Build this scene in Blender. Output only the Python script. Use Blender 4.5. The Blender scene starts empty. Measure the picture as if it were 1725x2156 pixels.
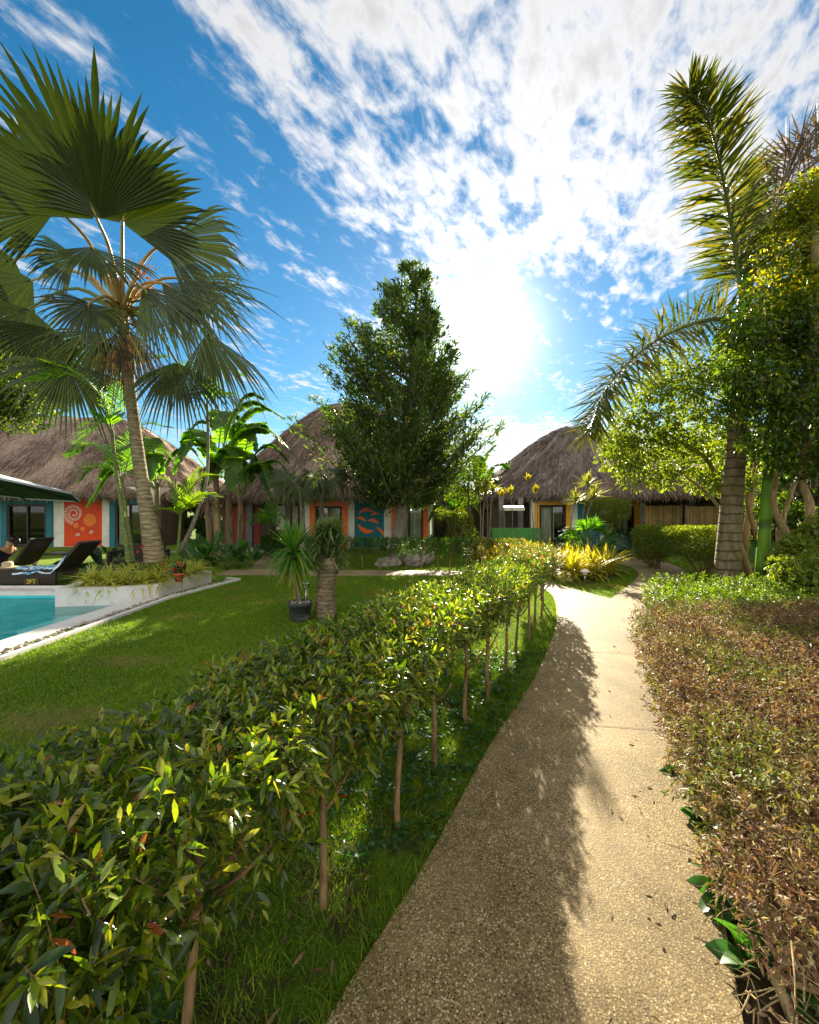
import bpy, math, random
import numpy as np
from mathutils import Vector

random.seed(5)
rng = np.random.default_rng(11)
R_ = math.radians
SC = bpy.context.scene
COL = SC.collection

# ------------------------------------------------------------------ camera
EYE = 1.6
F = 862.5          # focal length in units of a 1725-wide frame
cam_d = bpy.data.cameras.new('camera')
cam = bpy.data.objects.new('camera', cam_d)
COL.objects.link(cam)
cam.location = (0, 0, EYE)
cam.rotation_euler = (R_(90), 0, 0)
cam_d.sensor_fit = 'HORIZONTAL'
cam_d.sensor_width = 36
cam_d.lens = 18.0
cam_d.clip_start = 0.05
cam_d.clip_end = 3000
SC.camera = cam

# ------------------------------------------------------------------ exposure
SC.view_settings.view_transform = 'Standard'
SC.view_settings.look = 'None'
SC.view_settings.exposure = 1.95
SC.view_settings.gamma = 1.0
SC.render.engine = 'CYCLES'
SC.cycles.max_bounces = 7
SC.cycles.diffuse_bounces = 3
SC.cycles.glossy_bounces = 2
SC.cycles.transmission_bounces = 4
SC.cycles.transparent_max_bounces = 8
SC.cycles.use_denoising = True
SC.cycles.sample_clamp_indirect = 6.0

# ------------------------------------------------------------------ sun + sky
SUN_AZ = R_(9.6)       # to the right of +Y
SUN_EL = R_(23.4)
SUN = Vector((math.sin(SUN_AZ) * math.cos(SUN_EL), math.cos(SUN_AZ) * math.cos(SUN_EL), math.sin(SUN_EL)))
sl = bpy.data.lights.new('sun', 'SUN')
sl.energy = 5.0
sl.angle = R_(0.5)
sl.color = (1.0, 0.90, 0.70)
so = bpy.data.objects.new('sun', sl)
COL.objects.link(so)
so.rotation_euler = SUN.to_track_quat('Z', 'Y').to_euler()
so.location = (0, 0, 30)

W = bpy.data.worlds.new("World")
SC.world = W
W.use_nodes = True


class NT:
    """small helper for building node trees"""
    def __init__(s, tree):
        s.t = tree
        s.n = tree.nodes
        s.l = tree.links

    def new(s, kind, **kw):
        n = s.n.new(kind)
        for k, v in kw.items():
            setattr(n, k, v)
        return n

    def put(s, sock, v):
        if isinstance(v, bpy.types.NodeSocket):
            s.l.new(v, sock)
        elif v is not None:
            if isinstance(v, (tuple, list)) and len(v) == 3 and sock.type == 'RGBA':
                v = (*v, 1)
            sock.default_value = v

    def math(s, op, a, b=None, c=None, clamp=False):
        n = s.new('ShaderNodeMath', operation=op)
        n.use_clamp = clamp
        s.put(n.inputs[0], a)
        if b is not None:
            s.put(n.inputs[1], b)
        if c is not None:
            s.put(n.inputs[2], c)
        return n.outputs[0]

    def vmath(s, op, a, b=None):
        n = s.new('ShaderNodeVectorMath', operation=op)
        s.put(n.inputs[0], a)
        if b is not None:
            s.put(n.inputs[1], b)
        return n.outputs['Value'] if op in ('DOT_PRODUCT', 'LENGTH') else n.outputs[0]

    def smooth(s, v, a, b, to0=0.0, to1=1.0):
        n = s.new('ShaderNodeMapRange', interpolation_type='SMOOTHSTEP')
        s.put(n.inputs['Value'], v)
        n.inputs['From Min'].default_value = a
        n.inputs['From Max'].default_value = b
        n.inputs['To Min'].default_value = to0
        n.inputs['To Max'].default_value = to1
        return n.outputs[0]

    def mix(s, f, a, b, blend='MIX'):
        n = s.new('ShaderNodeMix', data_type='RGBA', blend_type=blend)
        s.put(n.inputs[0], f)
        s.put(n.inputs[6], a)
        s.put(n.inputs[7], b)
        return n.outputs[2]

    def noise(s, vec, scale, detail=4, rough=0.55, dist=0.0):
        n = s.new('ShaderNodeTexNoise')
        if vec is not None:
            s.put(n.inputs['Vector'], vec)
        n.inputs['Scale'].default_value = scale
        n.inputs['Detail'].default_value = detail
        n.inputs['Roughness'].default_value = rough
        n.inputs['Distortion'].default_value = dist
        return n.outputs['Fac']

    def ramp(s, f, stops, interp='LINEAR'):
        n = s.new('ShaderNodeValToRGB')
        n.color_ramp.interpolation = interp
        els = n.color_ramp.elements
        while len(els) < len(stops):
            els.new(0.5)
        for e, (p, c) in zip(els, stops):
            e.position = p
            e.color = (*c, 1)
        s.put(n.inputs[0], f)
        return n.outputs[0]

    def xyz(s, v):
        n = s.new('ShaderNodeSeparateXYZ')
        s.put(n.inputs[0], v)
        return n.outputs

    def comb(s, x, y, z):
        n = s.new('ShaderNodeCombineXYZ')
        for i, v in enumerate((x, y, z)):
            s.put(n.inputs[i], v)
        return n.outputs[0]


def build_world():
    t = NT(W.node_tree)
    t.n.clear()
    sky = t.new('ShaderNodeTexSky', sky_type='NISHITA')
    sky.sun_disc = False
    sky.sun_elevation = SUN_EL
    sky.sun_rotation = SUN_AZ
    sky.air_density = 1.0
    sky.dust_density = 0.12
    sky.ozone_density = 2.5
    hsv = t.new('ShaderNodeHueSaturation')
    hsv.inputs['Saturation'].default_value = 1.34
    hsv.inputs['Hue'].default_value = 0.488
    hsv.inputs['Value'].default_value = 0.54
    t.put(hsv.inputs['Color'], sky.outputs[0])
    d = t.new('ShaderNodeTexCoord').outputs['Generated']
    d = t.vmath('NORMALIZE', d)
    x, y, z = t.xyz(d)
    zc = t.math('MAXIMUM', z, 0.035)
    # the cloud layer is a flat sheet overhead: u to the right, v away from the viewer
    u = t.math('DIVIDE', x, zc)
    v = t.math('DIVIDE', y, zc)
    # streak axes
    a = t.math('ADD', t.math('MULTIPLY', u, 0.87), t.math('MULTIPLY', v, -0.49))
    b = t.math('ADD', t.math('MULTIPLY', u, 0.49), t.math('MULTIPLY', v, 0.87))
    p = t.comb(a, t.math('MULTIPLY', b, 0.5), 0.3)
    n1 = t.noise(p, 3.4, 4, 0.55, 0.2)
    n2 = t.noise(t.vmath('ADD', p, (3.1, 7.7, 1.2)), 14, 6, 0.62, 0.2)
    n3 = t.noise(t.vmath('ADD', p, (9.1, 2.7, 4.2)), 1.5, 2, 0.5)
    n = t.math('ADD', t.math('MULTIPLY', n1, 0.40), t.math('MULTIPLY', n2, 0.60))
    # coverage: the big sheet overhead and to the right
    s = t.math('ADD', u, t.math('ADD', 0.84, t.math('MULTIPLY', v, -0.31)))
    c1 = t.math('MULTIPLY', t.smooth(s, -0.05, 0.30), t.smooth(v, 2.5, 1.25))
    c1 = t.math('MULTIPLY', c1, 0.64)
    # streak line on the left
    q = t.math('SUBTRACT', u, t.math('ADD', -1.04, t.math('MULTIPLY', v, 0.375)))
    c2 = t.math('MULTIPLY', t.math('POWER', 2.718, t.math('MULTIPLY', t.math('MULTIPLY', q, q), -40.0)), 0.42)
    # low clouds towards the horizon
    c4 = t.math('MULTIPLY', t.smooth(v, 2.6, 5.5), t.math('ADD', 0.40, t.math('MULTIPLY', t.smooth(u, -0.5, 1.6), 0.25)))
    cov = t.math('MAXIMUM', t.math('MAXIMUM', c1, c2), t.math('MAXIMUM', c4, t.smooth(y, 0.1, -0.5, 0.26, 0.75)))  # thicker unseen cloud behind the camera, added as fill
    cov = t.math('ADD', cov, t.math('MULTIPLY', t.math('SUBTRACT', n3, 0.5), 0.55))
    m = t.math('ADD', n, t.math('MULTIPLY', t.math('SUBTRACT', cov, 0.5), 0.42))
    mask = t.smooth(m, 0.41, 0.60)
    mask = t.math('MULTIPLY', mask, 0.95)
    g = t.math('MAXIMUM', t.vmath('DOT_PRODUCT', d, tuple(SUN)), 0.0)
    g1 = t.math('POWER', g, 14.0)
    g2 = t.math('POWER', g, 160.0)
    g3 = t.math('POWER', g, 1500.0)
    shade = t.smooth(m, 0.52, 0.76, 1.08, 0.76)
    # unseen clouds behind the camera are brightened to fill the shade facing it
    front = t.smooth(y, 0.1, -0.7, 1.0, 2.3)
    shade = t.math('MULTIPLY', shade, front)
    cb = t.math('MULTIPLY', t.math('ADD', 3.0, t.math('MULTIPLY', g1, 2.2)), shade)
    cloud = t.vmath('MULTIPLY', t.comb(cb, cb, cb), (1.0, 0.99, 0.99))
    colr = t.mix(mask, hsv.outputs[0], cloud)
    gl = t.math('ADD', t.math('MULTIPLY', g2, 5.5), t.math('MULTIPLY', g3, 30.0))
    add = t.vmath('MULTIPLY', t.comb(gl, gl, gl), (1.0, 0.97, 0.9))
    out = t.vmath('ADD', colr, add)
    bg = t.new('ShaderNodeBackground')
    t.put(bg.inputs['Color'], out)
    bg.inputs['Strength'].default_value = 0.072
    o = t.new('ShaderNodeOutputWorld')
    t.l.new(bg.outputs[0], o.inputs[0])


build_world()

# ------------------------------------------------------------------ helpers: placing


def P(px, py, d):
    """a point d metres ahead seen at (px, py) of a 1725 x 2156 frame"""
    return np.array([(px - 862.5) / F * d, d, EYE - (py - 1078) / F * d])


def G(px, py):
    d = EYE * F / (py - 1078)
    return np.array([(px - 862.5) / F * d, d, 0.0])


def nrm(a):
    a = np.asarray(a, float)
    return a / np.maximum(np.linalg.norm(a, axis=-1, keepdims=True), 1e-9)


def curve(ctrl, n):
    """Catmull-Rom through the control points, n samples"""
    c = np.asarray(ctrl, float)
    c = np.vstack([2 * c[0] - c[1], c, 2 * c[-1] - c[-2]])
    m = len(c) - 3
    ts = np.linspace(0, m - 1e-6, n)
    out = []
    for t in ts:
        i = int(t)
        f = t - i
        p0, p1, p2, p3 = c[i:i + 4]
        out.append(0.5 * (2 * p1 + (p2 - p0) * f + (2 * p0 - 5 * p1 + 4 * p2 - p3) * f * f + (3 * p1 - p0 - 3 * p2 + p3) * f ** 3))
    return np.array(out)


# ------------------------------------------------------------------ helpers: meshes
class MB:
    def __init__(s):
        s.v, s.q, s.t, s.e, s.n = [], [], [], [], 0
        s.polys = []

    def add(s, v, quads=None, tris=None, edge=None):
        v = np.asarray(v, float).reshape(-1, 3)
        if quads is not None and len(quads):
            s.q.append(np.asarray(quads, np.int64).reshape(-1, 4) + s.n)
        if tris is not None and len(tris):
            s.t.append(np.asarray(tris, np.int64).reshape(-1, 3) + s.n)
        s.e.append(np.zeros(len(v)) if edge is None else np.asarray(edge, float))
        s.v.append(v)
        s.n += len(v)
        return s

    def poly(s, v, f):
        v = np.asarray(v, float).reshape(-1, 3)
        for x in f:
            s.polys.append([i + s.n for i in x])
        s.v.append(v)
        s.e.append(np.zeros(len(v)))
        s.n += len(v)

    # shapes
    def box(s, x0, x1, y0, y1, z0, z1, rot=0.0):
        v = np.array([[x, y, z] for z in (z0, z1) for y in (y0, y1) for x in (x0, x1)], float)
        if rot:
            c = v.mean(0)
            a = v - c
            co, si = math.cos(rot), math.sin(rot)
            v = np.stack([a[:, 0] * co - a[:, 1] * si, a[:, 0] * si + a[:, 1] * co, a[:, 2]], 1) + c
        s.add(v, [[0, 2, 3, 1], [4, 5, 7, 6], [0, 1, 5, 4], [2, 6, 7, 3], [0, 4, 6, 2], [1, 3, 7, 5]])

    def tube(s, pts, rad, n=8, cap=True):
        pts = np.asarray(pts, float)
        m = len(pts)
        rad = np.broadcast_to(np.asarray(rad, float), (m,))
        tan = nrm(np.gradient(pts, axis=0))
        ref = np.array([0.31, 0.95, 0.05]) if abs(tan[0] @ np.array([0.31, 0.95, 0.05])) < 0.9 else np.array([1.0, 0, 0])
        a = nrm(np.cross(tan, ref))
        b = np.cross(tan, a)
        th = np.linspace(0, 2 * math.pi, n, endpoint=False)
        v = pts[:, None] + rad[:, None, None] * (np.cos(th)[None, :, None] * a[:, None] + np.sin(th)[None, :, None] * b[:, None])
        i = np.arange(m - 1)[:, None] * n
        j = np.arange(n)[None]
        k = (j + 1) % n
        q = np.stack([i + j, i + k, i + n + k, i + n + j], -1).reshape(-1, 4)
        v = v.reshape(-1, 3)
        tr = None
        if cap:
            v = np.vstack([v, pts[0], pts[-1]])
            c0, c1 = m * n, m * n + 1
            tr = [[c0, (x + 1) % n, x] for x in range(n)] + [[c1, (m - 1) * n + x, (m - 1) * n + (x + 1) % n] for x in range(n)]
        s.add(v, q, tr)

    def lathe(s, prof, c, n=24):
        prof = np.asarray(prof, float)
        th = np.linspace(0, 2 * math.pi, n, endpoint=False)
        v = np.stack([prof[:, 0, None] * np.cos(th), prof[:, 0, None] * np.sin(th), np.repeat(prof[:, 1, None], n, 1)], -1).reshape(-1, 3) + np.asarray(c, float)
        m = len(prof)
        i = np.arange(m - 1)[:, None] * n
        j = np.arange(n)[None]
        k = (j + 1) % n
        s.add(v, np.stack([i + j, i + k, i + n + k, i + n + j], -1).reshape(-1, 4))

    def ball(s, c, r, n=8, m=6, sq=(1, 1, 1)):
        th = np.linspace(0, math.pi, m + 1)
        prof = np.stack([np.maximum(np.sin(th), 1e-3), -np.cos(th)], 1)
        b = MB()
        b.lathe(prof, (0, 0, 0), n)
        s.add(b.v[0] * r * np.array(sq) + np.asarray(c, float), b.q[0])

    def prism(s, pts, z0, z1):
        """vertical prism on a 2-D outline (counter-clockwise)"""
        n = len(pts)
        lo = [(x, y, z0) for x, y in pts]
        hi = [(x, y, z1) for x, y in pts]
        s.poly(lo + hi, [list(range(n, 2 * n)), list(range(n))[::-1]] + [[i, (i + 1) % n, n + (i + 1) % n, n + i] for i in range(n)])

    def plate(s, pts, y, t=0.006):
        """flat outline in the x-z plane standing t proud of y (towards the viewer)"""
        n = len(pts)
        fr = [(x, y - t, z) for x, z in pts]
        bk = [(x, y, z) for x, z in pts]
        s.poly(fr + bk, [list(range(n)), list(range(n, 2 * n))[::-1]] + [[i, n + i, n + (i + 1) % n, (i + 1) % n] for i in range(n)])

    def straps(s, base, dirs, L, Wd, droop=0.1, K=4, prof=None, fold=0.12, up=None, sag=None):
        """many leaves at once: centre line that sags, V-folded blade, K sections"""
        base = np.asarray(base, float)
        N = len(base)
        dirs = nrm(dirs)
        L = np.broadcast_to(np.asarray(L, float), (N,))
        Wd = np.broadcast_to(np.asarray(Wd, float), (N,))
        droop = np.broadcast_to(np.asarray(droop, float), (N,))
        t = np.linspace(0, 1, K)
        if prof is None:
            prof = np.interp(t, [0, .2, .45, .75, 1], [.18, .8, 1, .62, .03])
        prof = np.asarray(prof)
        sagv = np.array([0, 0, -1.0]) if sag is None else np.asarray(sag, float)
        c = base[:, None] + dirs[:, None] * (L[:, None] * t)[..., None] + sagv * ((droop * L)[:, None] * t ** 2)[..., None]
        if up is None:
            up = np.array([0, 0, 1.0]) + 0.7 * rng.normal(size=(N, 3))
        tan = dirs[:, None] * np.ones((1, K, 1)) + sagv * (2 * droop[:, None] * t)[..., None]
        side = nrm(np.cross(tan, np.broadcast_to(up, (N, 3))[:, None]))
        nn = nrm(np.cross(side, tan))
        hw = (0.5 * Wd[:, None] * prof)[..., None]
        l = c - side * hw + nn * hw * fold * 2
        r = c + side * hw + nn * hw * fold * 2
        v = np.stack([l, c, r], 2).reshape(-1, 3)
        e = np.tile([1.0, 0.0, 1.0], N * K)
        o = np.arange(N)[:, None, None] * (K * 3) + np.arange(K - 1)[None, :, None] * 3
        q1 = np.concatenate([o + 0, o + 1, o + 4, o + 3], -1)
        q2 = np.concatenate([o + 1, o + 2, o + 5, o + 4], -1)
        s.add(v, np.concatenate([q1.reshape(-1, 4), q2.reshape(-1, 4)]), None, e)

    def diamonds(s, base, dirs, L, Wd, fold=0.25):
        """many small folded leaves of two faces each"""
        base = np.asarray(base, float)
        N = len(base)
        dirs = nrm(dirs)
        L = np.broadcast_to(np.asarray(L, float), (N,))[:, None]
        Wd = np.broadcast_to(np.asarray(Wd, float), (N,))[:, None]
        up = np.array([0, 0, 1.0]) + 0.8 * rng.normal(size=(N, 3))
        side = nrm(np.cross(dirs, up))
        nn = np.cross(side, dirs)
        m = base + dirs * L * 0.45
        v = np.stack([base, m - side * Wd / 2 + nn * Wd * fold, base + dirs * L - nn * L * 0.12, m + side * Wd / 2 + nn * Wd * fold], 1).reshape(-1, 3)
        o = np.arange(N)[:, None] * 4
        s.add(v, None, np.concatenate([o + [[0, 2, 1]], o + [[0, 3, 2]]]), np.tile([0.2, 1, .6, 1.0], N))

    def blades(s, base, h, w, lean=0.5):
        """grass: one triangle per blade"""
        N = len(base)
        a = rng.uniform(0, 2 * math.pi, N)
        side = np.stack([np.cos(a), np.sin(a), 0 * a], 1) * np.broadcast_to(w, (N,))[:, None] * .5
        tip = np.stack([rng.normal(0, lean, N), rng.normal(0, lean, N), np.ones(N)], 1) * np.broadcast_to(h, (N,))[:, None]
        v = np.stack([base - side, base + side, base + tip], 1).reshape(-1, 3)
        o = np.arange(N)[:, None] * 3
        s.add(v, None, o + [[0, 1, 2]])


ORIG = {}


def build(name, mb, mat, parent=None, smooth=True, attr=False):
    V = np.concatenate(mb.v) if mb.v else np.zeros((0, 3))
    if parent is not None:
        V = V - ORIG[parent.name]
    me = bpy.data.meshes.new(name)
    parts, starts = [], []
    pos = 0
    for arr, k in [(a, 4) for a in mb.q] + [(a, 3) for a in mb.t]:
        parts.append(arr.ravel())
        starts.append(pos + np.arange(len(arr)) * k)
        pos += arr.size
    for f in mb.polys:
        parts.append(np.array(f))
        starts.append(np.array([pos]))
        pos += len(f)
    loops = np.concatenate(parts).astype(np.int32)
    ls = np.concatenate(starts).astype(np.int32)
    me.vertices.add(len(V))
    me.vertices.foreach_set('co', V.astype(np.float32).ravel())
    me.loops.add(len(loops))
    me.loops.foreach_set('vertex_index', loops)
    me.polygons.add(len(ls))
    me.polygons.foreach_set('loop_start', ls)
    me.polygons.foreach_set('use_smooth', np.full(len(ls), bool(smooth)))
    if attr:
        at = me.attributes.new('edge', 'FLOAT', 'POINT')
        at.data.foreach_set('value', np.concatenate(mb.e).astype(np.float32))
    me.materials.append(mat)
    me.update(calc_edges=True)
    o = bpy.data.objects.new(name, me)
    COL.objects.link(o)
    if parent is not None:
        o.parent = parent
        ORIG[o.name] = ORIG[parent.name]
    else:
        ORIG[o.name] = np.zeros(3)
    return o


def tag(o, label, cat, group=None):
    o['label'] = label
    o['category'] = cat
    if group:
        o['group'] = group
    return o


def thing(name, label, cat, loc=(0, 0, 0), group=None):
    o = bpy.data.objects.new(name, None)
    o.empty_display_size = 0.2
    o.location = [float(c) for c in loc]
    COL.objects.link(o)
    ORIG[o.name] = np.array([float(c) for c in loc])
    return tag(o, label, cat, group)


def struct(name, mb, mat, smooth=False):
    o = build(name, mb, mat, None, smooth)
    o['kind'] = 'structure'
    return o


def stuff(name, mb, mat, label, cat, smooth=True, attr=False):
    o = build(name, mb, mat, None, smooth, attr)
    o['kind'] = 'stuff'
    return tag(o, label, cat)


def inside(pts, poly):
    x, y = pts[:, 0], pts[:, 1]
    r = np.zeros(len(x), bool)
    n = len(poly)
    for i in range(n):
        x0, y0 = poly[i][:2]
        x1, y1 = poly[(i + 1) % n][:2]
        c = ((y0 > y) != (y1 > y)) & (x < (x1 - x0) * (y - y0) / (y1 - y0 + 1e-12) + x0)
        r ^= c
    return r


def rdir(n, up=0.0):
    d = nrm(rng.normal(size=(n, 3)))
    d[:, 2] += up
    return nrm(d)


ORD = ['first', 'second', 'third', 'fourth', 'fifth', 'sixth', 'seventh', 'eighth', 'ninth', 'tenth',
       'eleventh', 'twelfth', 'thirteenth', 'fourteenth', 'fifteenth', 'sixteenth', 'seventeenth', 'eighteenth', 'nineteenth', 'twentieth']

# ------------------------------------------------------------------ materials


def new_mat(name):
    m = bpy.data.materials.new(name)
    m.use_nodes = True
    m.node_tree.nodes.clear()
    t = NT(m.node_tree)
    out = t.new('ShaderNodeOutputMaterial')
    return m, t, out


def principled(t, col, rough=0.6, spec=0.4, metal=0.0, normal=None):
    b = t.new('ShaderNodeBsdfPrincipled')
    t.put(b.inputs['Base Color'], col)
    t.put(b.inputs['Roughness'], rough)
    b.inputs['Specular IOR Level'].default_value = spec
    b.inputs['Metallic'].default_value = metal
    if normal is not None:
        t.put(b.inputs['Normal'], normal)
    return b.outputs[0]


def bump(t, h, strength=0.5, dist=0.02):
    b = t.new('ShaderNodeBump')
    b.inputs['Strength'].default_value = strength
    b.inputs['Distance'].default_value = dist
    t.put(b.inputs['Height'], h)
    return b.outputs[0]


def opos(t):
    return t.new('ShaderNodeNewGeometry').outputs['Position']


def leaf_mat(name, stops, tmul=(1.7, 1.75, 0.7), tfac=0.5, rough=0.38, spec=0.5, edge=None, edge_w=(0.55, 0.8), patch=None):
    """leaf: each leaf takes its own shade from the ramp; light passes through it"""
    m, t, out = new_mat(name)
    geo = t.new('ShaderNodeNewGeometry')
    c = t.ramp(geo.outputs['Random Per Island'], stops)
    if patch is not None:
        pf = t.smooth(t.noise(geo.outputs['Position'], patch[1], 2, 0.5), patch[2], patch[3])
        c = t.mix(pf, c, t.ramp(geo.outputs['Random Per Island'], patch[0]))
    if edge is not None:
        a = t.new('ShaderNodeAttribute', attribute_name='edge')
        c = t.mix(t.smooth(a.outputs['Fac'], *edge_w), c, edge)
    nv = t.noise(geo.outputs['Position'], 60, 2, 0.5)
    c = t.vmath('SCALE', c, None) if False else c
    sc = t.smooth(nv, 0.3, 0.7, 0.8, 1.2)
    c = t.vmath('MULTIPLY', c, t.comb(sc, sc, sc))
    p = principled(t, c, rough, spec)
    tr = t.new('ShaderNodeBsdfTranslucent')
    t.put(tr.inputs['Color'], t.vmath('MULTIPLY', c, tmul))
    mx = t.new('ShaderNodeMixShader')
    mx.inputs[0].default_value = tfac
    t.l.new(p, mx.inputs[1])
    t.l.new(tr.outputs[0], mx.inputs[2])
    t.l.new(mx.outputs[0], out.inputs[0])
    return m


def flat_mat(name, col, rough=0.6, spec=0.35, vary=0.12, scale=6.0, bstr=0.15, bscale=40.0, dirt=None, metal=0.0):
    m, t, out = new_mat(name)
    p = opos(t)
    n = t.noise(p, scale, 5, 0.6)
    k = t.smooth(n, 0.25, 0.75, 1 - vary, 1 + vary)
    c = t.vmath('MULTIPLY', tuple(col), t.comb(k, k, k))
    if dirt is not None:
        c = t.mix(t.math('MULTIPLY', t.smooth(t.noise(p, scale * .6, 6, 0.65), 0.52, 0.72), 0.7), c, dirt)
    bn = bump(t, t.noise(p, bscale, 4, 0.6), bstr, 0.01)
    t.l.new(principled(t, c, rough, spec, metal, bn), out.inputs[0])
    return m


def bark_mat(name, c0, c1, zscale=3.0, xy=18.0, ring=None, rough=0.85, moss=None, rs=0.7):
    m, t, out = new_mat(name)
    p = opos(t)
    x, y, z = t.xyz(p)
    q = t.comb(t.math('MULTIPLY', x, xy), t.math('MULTIPLY', y, xy), t.math('MULTIPLY', z, zscale))
    n = t.noise(q, 1.0, 6, 0.65, 0.4)
    c = t.mix(t.smooth(n, 0.3, 0.7), c0, c1)
    h = n
    if ring:
        period, dark = ring
        zz = t.math('ADD', z, t.math('MULTIPLY', t.noise(p, 2.5, 2, 0.5), 0.12))
        fr = t.math('FRACT', t.math('DIVIDE', zz, period))
        line = t.smooth(t.math('ABSOLUTE', t.math('SUBTRACT', fr, 0.5)), 0.03, 0.16, 1.0, 0.0)
        c = t.mix(t.math('MULTIPLY', line, rs), c, dark)
        h = t.math('SUBTRACT', n, line)
    if moss:
        c = t.mix(t.math('MULTIPLY', t.smooth(t.noise(p, 3.5, 4, 0.6), 0.45, 0.7), 0.6), c, moss)
    t.l.new(principled(t, c, rough, 0.2, 0, bump(t, h, 0.6, 0.02)), out.inputs[0])
    return m


BARE = [(-2.75, 3.15, .75, .33), (-3.0, 4.4, .6, .26), (-1.9, 7.4, .8, .35), (-1.0, 4.9, .5, .22), (-3.5, 6.3, .45, .25), (4.3, 8.9, .5, .2)]


def lawn_mat():
    m, t, out = new_mat('lawn')
    p = opos(t)
    big = t.noise(p, 0.55, 4, 0.6)
    fine = t.noise(p, 55, 5, 0.7)
    c = t.mix(t.smooth(fine, 0.3, 0.7), (0.04, 0.08, 0.004), (0.115, 0.20, 0.007))
    c = t.mix(t.smooth(big, 0.40, 0.68), c, (0.16, 0.225, 0.008))
    dry = t.smooth(t.noise(t.vmath('ADD', p, (4.3, 1.7, 0)), 0.9, 5, 0.65), 0.59, 0.70)
    c = t.mix(t.math('MULTIPLY', dry, 0.7), c, (0.17, 0.12, 0.035))
    for (bx, by, bw, bh) in BARE:
        dv = t.vmath('MULTIPLY', t.vmath('SUBTRACT', p, (bx, by, 0)), (1 / bw, 1 / bh, 0))
        dd = t.math('ADD', t.vmath('LENGTH', dv), t.math('MULTIPLY', t.math('SUBTRACT', t.noise(p, 4.5, 5, 0.7), 0.5), 1.8))
        c = t.mix(t.smooth(dd, 1.1, 0.3, 0.0, 0.6), c, (0.19, 0.13, 0.04))
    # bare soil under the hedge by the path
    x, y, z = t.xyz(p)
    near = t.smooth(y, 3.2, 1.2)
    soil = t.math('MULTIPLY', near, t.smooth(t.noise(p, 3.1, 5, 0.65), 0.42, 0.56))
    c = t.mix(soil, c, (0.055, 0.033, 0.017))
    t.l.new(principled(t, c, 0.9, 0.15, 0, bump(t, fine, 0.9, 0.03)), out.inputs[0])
    return m


def path_mat():
    m, t, out = new_mat('exposed_aggregate')
    p = opos(t)
    vo = t.new('ShaderNodeTexVoronoi', feature='F1')
    t.put(vo.inputs['Vector'], p)
    vo.inputs['Scale'].default_value = 132
    vo.inputs['Randomness'].default_value = 1.0
    cell = t.xyz(vo.outputs['Color'])[0]
    stone = t.ramp(cell, [(0.0, (0.03, 0.022, 0.012)), (0.16, (0.10, 0.07, 0.03)), (0.3, (0.36, 0.265, 0.125)), (0.7, (0.54, 0.42, 0.21)), (0.86, (0.68, 0.55, 0.31)), (1.0, (0.90, 0.80, 0.56))])
    gap = t.smooth(vo.outputs['Distance'], 0.30, 0.62)
    c = t.mix(gap, stone, (0.25, 0.175, 0.075))
    # smoother cement skin where the path is worn less (further away)
    wear = t.smooth(t.noise(p, 1.6, 5, 0.6), 0.42, 0.62)
    x, y, z = t.xyz(p)
    far = t.smooth(y, 3.5, 7.5)
    skin = t.math('MAXIMUM', t.math('MULTIPLY', wear, 0.25), t.math('MULTIPLY', far, 0.6))
    c = t.mix(skin, c, (0.47, 0.36, 0.215))
    st = t.smooth(t.noise(p, 1.1, 7, 0.72), 0.32, 0.68, 0.66, 1.16)
    c = t.vmath('MULTIPLY', c, t.vmath('MULTIPLY', t.comb(st, st, st), (0.65, 0.63, 0.575)))
    h = t.math('MULTIPLY', t.math('SUBTRACT', 1.0, gap), t.math('SUBTRACT', 1.0, t.math('MULTIPLY', skin, 0.6)))
    b1 = bump(t, h, 0.22, 0.004)
    rg = t.ramp(cell, [(0, (0.55,) * 3), (1, (0.8,) * 3)])
    t.l.new(principled(t, c, rg, 0.12, 0, b1), out.inputs[0])
    return m


def thatch_mat(name, c0, c1):
    m, t, out = new_mat(name)
    p = opos(t)
    geo = t.new('ShaderNodeNewGeometry')
    x, y, z = t.xyz(p)
    q = t.comb(t.math('MULTIPLY', x, 20), t.math('MULTIPLY', y, 6), t.math('MULTIPLY', z, 3.0))
    n = t.noise(q, 1.4, 8, 0.75, 0.5)
    n2 = t.noise(p, 0.7, 4, 0.6)
    c = t.mix(t.smooth(n, 0.34, 0.66), c0, c1)
    k = t.math('MULTIPLY', t.smooth(n2, 0.3, 0.7, 0.75, 1.2), t.smooth(geo.outputs['Random Per Island'], 0, 1, 0.62, 1.3))
    c = t.vmath('MULTIPLY', c, t.comb(k, k, k))
    t.l.new(principled(t, c, 0.95, 0.1, 0, bump(t, n, 0.9, 0.03)), out.inputs[0])
    return m


def bamboo_mat():
    m, t, out = new_mat('bamboo_slats')
    p = opos(t)
    geo = t.new('ShaderNodeNewGeometry')
    c = t.ramp(geo.outputs['Random Per Island'], [(0, (0.13, 0.085, 0.02)), (0.5, (0.22, 0.15, 0.035)), (1, (0.30, 0.21, 0.06))])
    k = t.smooth(t.noise(p, 5, 4, 0.6), 0.3, 0.7, 0.8, 1.15)
    t.l.new(principled(t, t.vmath('MULTIPLY', c, t.comb(k, k, k)), 0.55, 0.3), out.inputs[0])
    return m


def glass_mat():
    m, t, out = new_mat('window_glass')
    tr = t.new('ShaderNodeBsdfTransparent')
    tr.inputs[0].default_value = (0.86, 0.9, 0.88, 1)
    gl = t.new('ShaderNodeBsdfGlossy')
    gl.inputs['Roughness'].default_value = 0.03
    fr = t.new('ShaderNodeFresnel')
    fr.inputs[0].default_value = 1.6
    mx = t.new('ShaderNodeMixShader')
    t.l.new(fr.outputs[0], mx.inputs[0])
    t.l.new(tr.outputs[0], mx.inputs[1])
    t.l.new(gl.outputs[0], mx.inputs[2])
    t.l.new(mx.outputs[0], out.inputs[0])
    return m


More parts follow.
